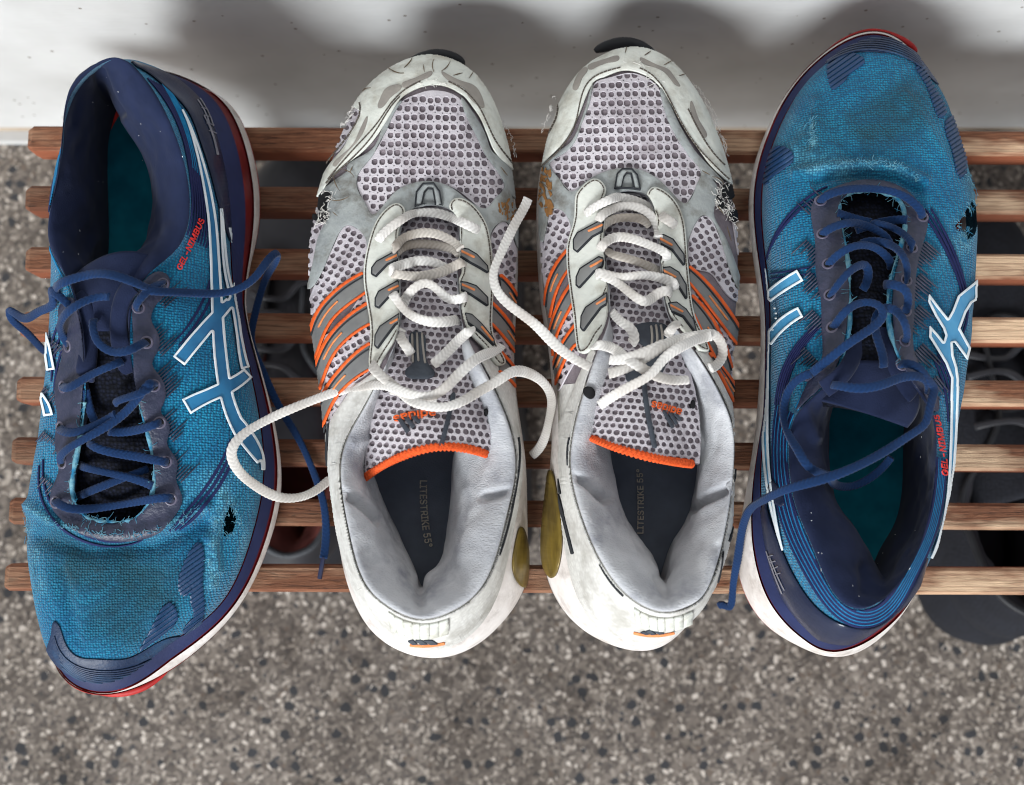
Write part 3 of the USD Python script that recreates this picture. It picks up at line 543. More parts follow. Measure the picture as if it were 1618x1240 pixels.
def lace_mesh(pts, hw, ht, twist=0.0, tw0=0.0, step=.0004, braid=.04, seed=0, up=None):
    """Flat oval braided cord through 3-D points."""
    pts = np.asarray(pts, float)
    d = np.concatenate([[0], np.cumsum(np.linalg.norm(np.diff(pts, axis=0), axis=1) ** .6)])
    cs = CubicSpline(d, pts, axis=0) if len(pts) > 2 else None
    q = cs(np.linspace(0, d[-1], 60 * len(pts)))
    L = np.concatenate([[0], np.cumsum(np.linalg.norm(np.diff(q, axis=0), axis=1))])
    n = max(int(L[-1] / step), 8); sN = np.linspace(0, L[-1], n)
    q = np.stack([np.interp(sN, L, q[:, k]) for k in range(3)], 1)
    t = np.gradient(q, axis=0); t /= np.maximum(np.linalg.norm(t, axis=1, keepdims=True), 1e-9)
    a = np.cross(t, np.array([0, 0, 1.0]) if up is None else up); ln = np.linalg.norm(a, axis=1, keepdims=True)
    # carry the side vector through steep places
    A0, T0 = a, t; cs_ = max(1, int(.0016 / step)); ii = np.unique(np.r_[np.arange(0, n, cs_), n - 1]); a, tc, ln = A0[ii], T0[ii], ln[ii]
    for i in range(len(ii)):
        if ln[i] < .35 and i: a[i] = a[i - 1] - tc[i] * (a[i - 1] @ tc[i])
        a[i] /= max(np.linalg.norm(a[i]), 1e-9)
        if i and a[i] @ a[i - 1] < 0: a[i] *= -1
    a = np.stack([np.interp(np.arange(n), ii, a[:, c]) for c in range(3)], 1)
    k = min(31, n // 2 * 2 - 1)
    if k > 3: a = np.stack([np.convolve(np.pad(a[:, c], k // 2, mode='edge'), np.ones(k) / k, 'valid') for c in range(3)], 1); a /= np.linalg.norm(a, axis=1, keepdims=True)
    a -= t * np.einsum('ij,ij->i', a, t)[:, None]; a /= np.maximum(np.linalg.norm(a, axis=1, keepdims=True), 1e-9)
    b = np.cross(a, t)
    r = np.random.default_rng(seed); ph = r.random() * 6
    tw = tw0 + twist * np.sin(sN / .021 + ph)
    A = a * np.cos(tw)[:, None] + b * np.sin(tw)[:, None]; B = -a * np.sin(tw)[:, None] + b * np.cos(tw)[:, None]
    m = 18; th = np.arange(m) / m * 2 * np.pi - np.pi / 2
    cx, cy = np.sign(np.cos(th)) * np.abs(np.cos(th)) ** .75, np.sign(np.sin(th)) * np.abs(np.sin(th)) ** .75
    w = 1 + .07 * np.sin(sN / .013 + ph) + .04 * np.sin(sN / .0051 + 2 * ph)
    wv = .5 + .5 * np.sin(2 * np.pi * (sN[:, None] / .0020 + .75 * np.abs(cx)[None]) + .8 * np.sin(sN / .004)[:, None])
    wv = wv * (.75 + .25 * np.sin(9 * th)[None] ** 2)
    br = 1 - braid * 2.2 * wv
    lace_mesh.w = np.concatenate([np.stack([wv, np.broadcast_to(meshkit.fbm(np.stack([sN * 60, 0 * sN + ph, 0 * sN], -1), 3, 2)[:, None], wv.shape), 0 * wv], -1).reshape(-1, 3), np.zeros((2, 3))])
    V = q[:, None] + (A[:, None] * (cx * hw)[None, :, None] * w[:, None, None] + B[:, None] * (cy * ht)[None, :, None]) * br[..., None]
    v = np.vstack([V.reshape(-1, 3), q[:1], q[-1:]])
    I, J = np.meshgrid(np.arange(n - 1), np.arange(m), indexing='ij'); J2 = (J + 1) % m
    f = np.concatenate([np.stack([I * m + J, I * m + J2, (I + 1) * m + J2], -1).reshape(-1, 3), np.stack([I * m + J, (I + 1) * m + J2, (I + 1) * m + J], -1).reshape(-1, 3)])
    c0, c1, j = n * m, n * m + 1, np.arange(m)
    f = np.vstack([f, np.stack([np.full(m, c0), (j + 1) % m, j], 1), np.stack([np.full(m, c1), (n - 1) * m + j, (n - 1) * m + (j + 1) % m], 1)])
    return v, f
def path3(S, pts):
    """(px, py, h) = h mm above the shoe; (px, py, 'a', z) = z mm above the slats."""
    out = []
    for p in pts:
        if p[2] == 'a': out.append(at(p[0], p[1], p[3]))
        else:
            P, N = S.look(np.array([[p[0], p[1]]])); out.append(P[0] + UP * p[2] / 1000)
    return np.array(out)
def lace(S, name, pts, hw, ht, mat_, **k):
    m = lace_mesh(path3(S, pts), hw, ht, **k)
    return S.part(name, m, mat_, wear=lace_mesh.w)
def ring(P, N, R, r, flat=1.0, m=24, k=8):
    a = np.cross(N, [0.3, 1, 0.1]); a /= np.linalg.norm(a); b = np.cross(N, a)
    t, s_ = np.meshgrid(np.arange(m) / m * 2 * np.pi, np.arange(k) / k * 2 * np.pi, indexing='ij')
    d = a * np.cos(t)[..., None] + b * np.sin(t)[..., None]
    V = P + d * (R + r * np.cos(s_))[..., None] + N * (r * flat * np.sin(s_))[..., None]
    I, J = np.meshgrid(np.arange(m), np.arange(k), indexing='ij'); I2, J2 = (I + 1) % m, (J + 1) % k
    f = np.concatenate([np.stack([I * k + J, I2 * k + J, I2 * k + J2], -1).reshape(-1, 3), np.stack([I * k + J, I2 * k + J2, I * k + J2], -1).reshape(-1, 3)])
    return V.reshape(-1, 3), f
def eyelet(S, p, R=.0024, r=.0006, mat_=None, dark=None):
    P, N = S.upper.pt(np.array([p], float)); P, N = P[0], N[0]
    g = S.part('eyelet', ring(P + N * .0011, N, R, r, .7), mat_)
    d = trimesh.creation.cylinder(radius=R, height=.0004, sections=18); d.apply_transform(trimesh.geometry.align_vectors([0, 0, 1], N)); d.apply_translation(P + N * .0011)
    S.part('eyelet_hole', d, dark, g, smooth=False)
def threads(pt, centres, n, length, r, seed, lift=.002):
    """Loose frayed ends: short thin curved tubes starting near the given pixels."""
    g = np.random.default_rng(seed); out = []
    C_ = np.asarray(centres, float)
    for i in range(n):
        c = C_[g.integers(len(C_))] + g.normal(0, 1.5, 2); P, N = pt(c[None]); P, N = P[0], N[0]
        d = g.normal(0, 1, 3); d -= N * (d @ N); d /= np.linalg.norm(d); e = np.cross(N, d)
        L = length * (.4 + g.random()); t = np.linspace(0, 1, 5)[:, None]
        q = P + N * .0012 + d * L * t + N * (lift * .4 * g.random() ** 2) * np.sin(t * np.pi * .8) + e * L * .9 * g.normal() * t ** 2
        out.append(tube3(q, r))
    return cat(out)
def tube3(q, r, m=4):
    q = np.asarray(q, float); t = np.gradient(q, axis=0); t /= np.maximum(np.linalg.norm(t, axis=1, keepdims=True), 1e-9)
    ref = np.array([.31, .2, .93]); a = np.cross(t, ref); a /= np.maximum(np.linalg.norm(a, axis=1, keepdims=True), 1e-9); b = np.cross(t, a)
    th = np.arange(m) / m * 2 * np.pi
    r = np.broadcast_to(r, len(q))
    V = q[:, None] + r[:, None, None] * (a[:, None] * np.cos(th)[None, :, None] + b[:, None] * np.sin(th)[None, :, None])
    n = len(q); I, J = np.meshgrid(np.arange(n - 1), np.arange(m), indexing='ij'); J2 = (J + 1) % m
    f = np.concatenate([np.stack([I * m + J, I * m + J2, (I + 1) * m + J2], -1).reshape(-1, 3), np.stack([I * m + J, (I + 1) * m + J2, (I + 1) * m + J], -1).reshape(-1, 3)])
    return V.reshape(-1, 3), f
for S in SH.values(): S.look = over(S)

M['net'] = mat('net_white', lin(198, 192, 196), lin(178, 172, 178), 60, .9, .5, 1600, spec=.1, dirt=(lin(120, 108, 104), 60, .5, .5, .75))
M['silver'] = mat('silver_synthetic', lin(156, 160, 158), lin(136, 140, 140), 60, .55, .5, 500, spec=.35, dirt=(lin(92, 86, 76), 80, .8, .48, .7))
M['taupe'] = mat('taupe_patch', lin(148, 142, 134), lin(132, 126, 120), 80, .6, .2, 700)
M['stitch'] = mat('stitch_dark', lin(70, 62, 56), lin(94, 86, 78), 300, .9)
M['tab_grey'] = mat('tab_grey', lin(118, 118, 116), lin(104, 104, 104), 80, .5, .1, 600, spec=.4)
M['tab_edge'] = mat('tab_edge', lin(40, 42, 46))
M['orange'] = mat('orange', lin(224, 96, 36), lin(205, 84, 32), 120, .6, .3, 1500)
M['orange_knit'] = mat('orange_knit', lin(226, 92, 40), lin(196, 72, 28), 700, .9, .6, 1500)
M['orange_print'] = mat('orange_print', lin(222, 140, 90), lin(205, 120, 70), 300, .8)
def lace_mat(name, c, gap, grime, amt):
    return usdkit.material(stage, '/World/Looks/' + name, {'a': ('attribute', {'attribute': 'wear'}), 's': ('separate_color', {}), 'w': ('math', {'math_type': 'multiply', 'value2': .5}), 'm': ('mix_color', {'a': c, 'b': gap}),
        'gr': ('map_range', {'from_min': .42, 'from_max': .72, 'to_min': 0, 'to_max': amt, 'clamp': True}), 'm2': ('mix_color', {'b': grime}), 'g': ('geometry', {}), 'n': ('noise_texture', {'scale': 2600, 'detail': 2}), 'b': ('bump', {'strength': .5, 'distance': .0005}),
        'p': ('principled_bsdf', {'roughness': .9, 'specular_ior_level': .12, 'sheen_weight': .12})},
        [('a.color', 's.color'), ('s.r', 'w.value1'), ('w.value', 'm.fac'), ('s.g', 'gr.value'), ('gr.result', 'm2.fac'), ('m.result', 'm2.a'), ('m2.result', 'p.base_color'), ('g.position', 'n.vector'), ('n.fac', 'b.height'), ('b.normal', 'p.normal')], surface='p.BSDF')
M['lace_white'] = lace_mat('lace_white', lin(222, 219, 214), lin(168, 162, 158), lin(150, 140, 130), .5)
M['lace_old'] = lace_mat('lace_dirty', lin(204, 197, 188), lin(146, 138, 130), lin(128, 116, 104), .7)
M['black_rubber'] = mat('black_rubber', lin(22, 23, 26), lin(32, 33, 37), 80, .55, .2, 600)
M['gold'] = mat('gold_plastic', lin(128, 108, 48), lin(74, 60, 26), 55, .35, .4, 200, spec=.5, metal=.25, stretch=(3, .6, 1))
M['slate'] = mat('slate_tab', lin(66, 72, 80), lin(54, 58, 66), 120, .7, .3, 1000)
M['print_grey'] = mat('print_grey', lin(212, 204, 188), lin(182, 174, 160), 500, .9)
M['frayed_white'] = mat('frayed_white', lin(220, 216, 210))
M['seam_dirt'] = mat('seam_dirt', lin(120, 116, 106), lin(150, 146, 136), 120, .8)
M['rust'] = mat('glue_stain', lin(150, 104, 56), lin(120, 84, 48), 300, .7, .4, 600)
M['hole'] = mat('hole_dark', lin(14, 14, 16))
M['white_mesh'] = mat('white_mesh', lin(214, 213, 208), lin(198, 196, 192), 60, .75, .3, voro=(420, lin(160, 156, 150), .28, .7), bdist=.0004, spec=.2, dirt=(lin(140, 136, 124), 60, .5, .5, .72))

def ribs_of(a, b, n):
    a, b = smoothline(a, 20), smoothline(b, 20); k = np.linspace(0, len(a) - 1, n + 1).astype(int)
    return [np.vstack([a[k[i]:k[i + 1] + 1], b[k[i]:k[i + 1] + 1][::-1]]) for i in range(n)]
def blotch(p, n, size, ang, seed, long=2.5):
    """Ragged broken stain inside a region: many small stretched flakes."""
    g = np.random.default_rng(seed); R = poly(p); x0, y0, x1, y1 = R.bounds; out = []
    while len(out) < n:
        c = (x0 + (x1 - x0) * g.random(), y0 + (y1 - y0) * g.random())
        if not R.contains(Point(c)): continue
        s_ = size * (.3 + g.random() ** 2); t = np.arange(7) / 7 * 2 * np.pi
        e = np.stack([np.cos(t) * s_ * long * (.7 + .6 * g.random(7)), np.sin(t) * s_ * (.7 + .6 * g.random(7))], 1); an = ang + g.normal() * .25
        out.append(Polygon(np.stack([c[0] + e[:, 0] * math.cos(an) - e[:, 1] * math.sin(an), c[1] + e[:, 0] * math.sin(an) + e[:, 1] * math.cos(an)], 1)).buffer(0))
    return unary_union(out)
# ------------------------------------------------------------------ the white pair
def white_shoe(S, d):
    U = S.upper
    # woven net over the grey backing
    put(S, U, 'vamp_net', net(d['vamp'], (12.3, 14.2), (9.8, 10.8), d['ang'], seed=3, dots=1.5), M['net'], .0001, .0007, 5, crisp=True)
    for k, r in enumerate(d['side_nets']):
        put(S, U, 'side_net', net(poly(r), (11.0, 12.0), (8.6, 9.4), d['ang'] + (.5 if k == 0 else -.5), seed=5 + k), M['net'], .0001, .0007, 5, crisp=True)
    nu = len(S.idx); i0 = int(np.argmax(S.idx > 18.6)); i1 = int(np.argmax(S.idx > 5.4)); sel = np.r_[i0:nu, 0:i1]     # the rear quarter all round the heel
    S.part('rear_quarter', Surf(U.G[sel] + U.N[sel] * .00012, wrap=False, sgn=U.sgn).mesh(), M['white_mesh'])
    put(S, U, 'heel_panel', d['heel'], M['white_mesh'], .0002, .0010, 7)
    put(S, U, 'saddle', unary_union([poly(p) for p in d['silver']]).difference(d['vamp'].buffer(-1)), M['silver'], .0006, .0009, 6)
    tg = put(S, U, 'toe_guard', poly(d['toe']).difference(d['vamp'].buffer(1.5)), M['white_leather'], .0009, .0013, 6)
    for p in d['taupe']: put(S, U, 'toe_inlay', poly(p), M['taupe'], .0021, .0003, 6, tg)
    for sgn, bands in d['bands'].items():
        for a, b in bands:
            a, b = np.asarray(a, float), np.asarray(b, float)
            quad = Polygon(np.vstack([smoothline(a), smoothline(b)[::-1]])).buffer(0)
            sp = put(S, U, 'side_stripe', quad, M['tab_grey'], .0010, .0008, 6)
            if sp is None: continue
            for c, w in ((a, 4.6), (b, 3.2)): put(S, U, 'orange_edge', ribbon(c, w), M['orange'], .0012, .0008, 5, sp)
            ia = a + (b - a) * .22; ib = a + (b - a) * .8
            for c in (ia,): put(S, U, 'dark_edge', ribbon(c, 1.6), M['tab_edge'], .0018, .0004, 5, sp)
            m_ = smoothline(a + (b - a) * .52); n = len(m_)
            put(S, U, 'orange_flash', ribbon(m_[n * 3 // 8:n * 3 // 4], 2.2, False), M['orange_print'], .0018, .0004, 5, sp)
    for p in d['eyestay']:
        es = put(S, U, 'eyestay', poly(p), M['white_leather'], .0014, .0016, 6)
        put(S, U, 'stitching', dashes(np.array(poly(p).buffer(-3.2).exterior.coords), 4.0, 2.6, 1.5, False), M['stitch'], .0030, .0003, 0, es, kind='stuff')
    for p in d['tabs']:
        tb = put(S, U, 'lace_tab', poly(p, False).buffer(2.2), M['tab_edge'], .0028, .0009, 6)
        put(S, U, 'tab_face', poly(p, False).buffer(-.4), M['tab_grey'], .0034, .0006, 6, tb)
        c = np.array(p)
        fl = [c[3] + (-2, 3), c[3] + (c[1] - c[3]) * .55 + (0, 3.5)] if len(p) == 8 else [c[0] + (3, 3.2), c[0] + (c[3] - c[0]) * .5 + (2.5, .5)]
        put(S, U, 'tab_flash', ribbon(fl, 3.2), M['orange_print'], .0040, .0003, 6, tb)
    k = d['keeper']
    kp = put(S, U, 'lace_keeper', poly(k[0], False).difference(poly(k[1], False)), M['silver'], .0016, .0012, 6)
    put(S, U, 'keeper_outline', poly(k[0], False).buffer(1.2).difference(poly(k[0], False).buffer(-1.2)), M['tab_edge'], .0020, .0012, 5, kp)
    put(S, U, 'keeper_outline', poly(k[1], False).buffer(1.2).difference(poly(k[1], False).buffer(-.8)), M['tab_edge'], .0020, .0012, 5, kp)
    for p in d['stitch']:
        put(S, U, 'stitching', dashes(p, 4.2, 2.4, 1.6), M['stitch'], .0021, .0004, 0, tg, kind='stuff')
    for p, w in d['lines']:
        g = ribbon(p, w).intersection(U.mask())
        for g in getattr(g, 'geoms', [g]):
            if g.area > 12: put(S, U, 'dark_piping', g, M['tab_edge'], .0011, .0007, 6)
    # heel tab and mark
    for i, p in enumerate(ribs_of(*d['ribs'])): put(S, U, 'heel_rib', Polygon(p).buffer(-1.0).buffer(.8), M['white_leather'], .0013, .0013, 6)
    for p in d['heel_mark']: put(S, U, 'heel_mark', poly(p, False), M['slate'], .0013, .0006, 5)
    put(S, U, 'heel_underline', ribbon(d['heel_line'], 3.2), M['orange_print'], .0013, .0005, 5)
    S.part('sole_seam', tube3(np.vstack([S.F, S.F[:1]]) + outward(np.vstack([S.F])).mean(0) * 0, .0011, 6), M['seam_dirt'])
    # black toe lip of the outsole
    q = np.array([at(*p) for p in d['lip']]); q = CubicSpline(np.arange(len(q)), q, axis=0)(np.linspace(0, len(q) - 1, 40))
    S.part('toe_lip', tube3(q, .0033 * np.sin(np.linspace(.12, np.pi - .12, 40)) ** .5, 14), M['black_rubber'])
    # tongue: net, trim, dark strap, mark
    T = S.tongue
    reg = T.mask().buffer(-1.5)
    put(S, T, 'tongue_net', net(reg, (11.4, 10.6), (9.2, 8.8), .1, seed=9, stag=.5), M['net'], .0001, .0007, 5, S.pt, crisp=True)
    q = T.G[-1] + T.N[-1] * .0005; S.part('tongue_trim', lace_mesh(q[::4], .0020, .0015, braid=.14), M['orange_knit'], S.pt)
    put(S, T, 'tongue_strap', poly(d['strap']), M['slate'], .0009, .0010, 6, S.pt)
    for p in d['strap_lines']: put(S, T, 'strap_line', ribbon(p, 3.0), M['taupe'], .0019, .0005, 6, S.pt)
    put(S, T, 'tongue_seam', ribbon(d['seam'], 7), M['slate'], .0009, .0008, 6, S.pt)
    mk = S.part('tongue_lettering', text_on(T.pt, 'adidas', d['word_h'], d['word'], .0010, .0004, bold=True, stretch=None), M['orange'], S.pt)
    for p in d['mark']: put(S, T, 'tongue_mark', poly(p, False), M['slate'], .0010, .0005, 5, S.pt)
    # insole lettering
    zi = float(S.insole_z[:, 2].mean())
    hp = lambda p: (at(np.asarray(p)[:, 0], np.asarray(p)[:, 1], 0) * 0 + _plane(p, S), np.tile([0, 0, 1.0], (len(p), 1)))
    S.part('insole_lettering', text_on(hp, 'LITESTRIKE 55°', d['ins_h'], d['ins'], .0003, .0003, bold=True, stretch=None), M['print_grey'], S.pi)
    for line in d['folds']: pass
    g = put(S, d['gold_side'], 'heel_insert', poly(d['gold']), M['gold'], .0003, .0012, 6)
def _plane(p, S):
    """Point of the insole (a nearly flat fan) under the pixel."""
    p = np.asarray(p, float); L = S.insole_z; A = np.c_[L[:, 0], L[:, 1], np.ones(len(L))]
    cf = np.linalg.lstsq(A, L[:, 2], rcond=None)[0]
    d = ray(p); t = (cf[0] * CAM[0] + cf[1] * CAM[1] + cf[2] - CAM[2]) / (d[:, 2] - cf[0] * d[:, 0] - cf[1] * d[:, 1])
    return CAM + d * t[:, None]
z1, z2, z3 = (460, 60, 3.1), (460, 400, 3.1), (460, 660, 3.1)
vamp1 = poly(pl(z1, [(540,320),(600,285),(660,265),(720,262),(780,275),(830,310),(850,370),(900,470),(960,590),(1040,730),(990,795),(945,842),(880,800),(800,740),(680,705),(570,725),(500,775),(440,845),(400,870),(365,815),(325,720),(335,660),(400,580),(470,450)]))
W1 = dict(ang=.02, flip=lambda o: 1 if o[0] < 676 else -1, vamp=vamp1,
  side_nets=[pl(z1, [(270,920),(240,960),(200,1050),(150,1150),(110,1240),(80,1400),(130,1440),(250,1260),(350,1160),(375,1010),(330,940)]) , pl(z1, [(1010,915),(1045,905),(1085,1000),(1120,1080),(1130,1200),(1125,1350),(1060,1230),(1010,1150),(985,1080),(975,980)]),
             pl(z1, [(330,310),(350,340),(310,440),(230,560),(200,560),(230,470),(280,380)]), pl(z1,[(120,830),(170,860),(150,950),(110,1120),(85,1240),(72,1160),(80,1000),(98,880)]),
             pl(z2, [(150,420),(250,350),(380,190),(395,560),(330,620),(250,740),(170,860),(130,700),(120,520)]), pl(z2, [(970,300),(1040,330),(1110,420),(1130,560),(1150,720),(1080,700),(1000,600),(980,480)])],
  heel=Polygon([(598,585),(560,612),(530,655),(512,700),(500,800),(540,950),(600,1010),(680,1030),(760,1012),(830,930),(850,760),(840,670),(800,590),(765,555),(700,700)]).buffer(0),
  silver=[pl(z1, [(330,640),(325,720),(370,820),(400,870),(440,845),(500,770),(570,725),(680,705),(790,740),(850,790),(900,825),(945,840),(985,800),(1040,730),(1075,800),(1110,900),(1125,1080),(1090,1000),(1050,905),(1005,915),(970,980),(960,1080),(700,930),(650,930),(400,1100),(375,1010),(330,940),(280,920),(240,960),(200,1050),(130,1200),(95,1230),(115,1120),(155,950),(195,860),(150,790),(240,690)]),
          pl(z1, [(545,315),(515,335),(450,450),(390,560),(280,640),(330,690),(400,590),(480,440)]), pl(z1, [(830,300),(870,350),(945,480),(975,560),(1060,640),(1115,800),(1040,740),(955,600),(895,480),(840,350)])],
  toe=pl(z1, [(300,330),(340,285),(400,225),(530,130),(690,95),(850,130),(970,240),(1050,400),(1110,600),(1130,810),(1100,720),(1060,640),(1000,580),(960,500),(920,400),(880,340),(840,292),(770,250),(710,238),(640,248),(560,288),(525,325),(480,400),(430,480),(360,560),(270,630),(200,700),(140,785),(130,760),(160,700),(210,620),(270,545),(325,440),(350,370)]),
  taupe=[pl(z1, p) for p in ([(435,350),(450,300),(480,258),(540,245),(545,262),(500,300),(470,340),(445,357)], [(548,240),(610,212),(690,180),(690,197),(620,232),(556,258)], [(735,182),(800,215),(870,240),(905,270),(930,330),(930,353),(900,340),(855,290),(840,262),(760,218)], [(385,395),(382,430),(335,520),(270,592),(230,640),(222,628),(300,550),(350,460)])],
  bands={-1: [([(574,434),(545,452),(520,475),(503,500),(494,532)], [(581,463),(560,478),(530,505),(512,540),(500,572)]), ([(583,481),(555,500),(530,525),(512,555),(500,592)], [(586,514),(560,530),(535,555),(520,585),(510,614)]), ([(586,545),(565,560),(540,585),(522,610),(508,642)], [(586,585),(565,598),(540,622),(525,648),(512,680)])],
         1: [([(788,436),(803,453),(818,482)], [(788,462),(802,480),(816,508)]), ([(774,480),(795,503),(812,530),(822,556)], [(773,513),(793,535),(812,562),(824,590)]), ([(782,553),(800,572),(815,592),(829,618)], [(785,588),(800,600),(815,618),(831,645)])]},
  eyestay=[[(615,331),(628,325),(638,331),(640,345),(632,366),(633,392),(638,404),(630,425),(640,448),(632,474),(642,500),(634,526),(622,548),(606,575),(596,592),(589,580),(590,545),(586,500),(579,455),(579,420),(584,392),(590,370),(600,348)], [(718,318),(735,320),(752,336),(764,356),(771,385),(774,440),(772,480),(771,525),(780,552),(790,575),(782,580),(762,556),(742,535),(730,515),(722,497),(728,478),(720,450),(727,432),(720,400),(723,372),(716,345),(712,328)]],
  tabs=[pl(z2, [(412,88),(432,60),(520,12),(538,20),(528,48),(482,66),(427,124),(412,116)]), pl(z2, [(427,238),(442,206),(530,155),(550,165),(545,196),(500,212),(440,278),(427,272)]), pl(z2, [(432,420),(452,380),(545,315),(562,325),(556,348),(520,366),(442,473),(432,463)]),
        pl(z2, [(798,-8),(850,-2),(890,22),(938,76),(940,100),(868,60),(802,18)]), pl(z2, [(797,156),(840,160),(885,174),(934,226),(936,262),(862,212),(802,184)]), pl(z2, [(808,312),(860,320),(902,360),(958,430),(962,456),(900,400),(832,350),(812,338)])],
  keeper=(pl(z1, [(608,832),(618,762),(650,722),(700,720),(728,760),(742,830),(700,826),(660,822)]), pl(z1, [(642,822),(655,765),(672,745),(695,748),(708,822)])),
  stitch=[pl(z1, p) for p in ([(180,640),(240,560),(330,430),(350,330)], [(200,700),(280,600),(360,510),(430,430),(500,330),(560,270),(640,225)], [(770,230),(850,280),(920,370),(990,520),(1080,640),(1105,720)], [(190,720),(290,620),(400,500),(470,390),(540,300)])],
  lines=[(pl(z3, [(178,40),(168,130),(182,260),(190,400)]), 3.0), (pl(z3, [(195,30),(188,140),(186,280)]), 2.2), (pl(z3, [(165,200),(185,400),(215,560),(250,690)]), 3.6), (pl(z3,[(1165,180),(1160,330),(1130,500),(1085,620),(1060,700)]), 3.2), (pl(z3,[(1100,100),(1105,200),(1090,320),(1050,520),(990,700)]), 1.6)],
  ribs=([(616,960),(660,979),(706,972)], [(622,988),(660,1002),(706,994)], 7),
  heel_mark=[pl(z3, p) for p in ([(578,1078),(600,1072),(622,1092),(598,1094)], [(612,1074),(640,1072),(668,1092),(638,1094)], [(650,1074),(690,1074),(716,1092),(682,1094)])],
  heel_line=pl(z3, [(590,1098),(660,1102),(745,1090)]),
  lip=[(634,106,18),(655,96,19),(682,88,20),(706,89,20),(724,95,19),(731,103,18)],
  strap=pl(z2, [(588,405),(645,400),(662,440),(672,545),(704,590),(692,614),(630,622),(574,610),(574,574),(602,545)]), strap_lines=[pl(z2, p) for p in ([(600,410),(602,470),(605,540)], [(622,405),(625,470),(630,535)], [(645,405),(650,470),(660,545)])],
  seam=pl(z2, [(790,700),(770,800),(735,940)]), word=(pl(z2, [(712,772),(620,776),(508,802)]), 1), word_h=12,
  mark=[pl(z2, p) for p in ([(530,815),(550,812),(590,870),(572,886)], [(560,810),(585,806),(615,850),(600,862)], [(592,806),(618,800),(640,826),(630,840)])],
  ins=(pl(z3, [(632,306),(636,470),(660,636)]), 1), ins_h=11.0, folds=[], gold=[(821,832),(829,850),(832,895),(826,927),(815,918),(808,895),(812,860)])
W1['word'] = (W1['word'][0], 1); W1['gold_side'] = w1.side(0, 1, 9, bulge=.003)
white_shoe(w1, W1)
y1, y2, y3 = (820, 60, 3.1), (820, 400, 3.1), (820, 660, 3.1)
vamp2 = poly(pl(y1, [(375,225),(440,200),(520,178),(590,185),(660,225),(690,270),(710,350),(760,470),(840,590),(890,660),(860,740),(810,815),(760,780),(700,715),(620,660),(520,640),(420,660),(330,710),(265,758),(215,710),(155,620),(200,580),(270,520),(310,420),(350,310)]))
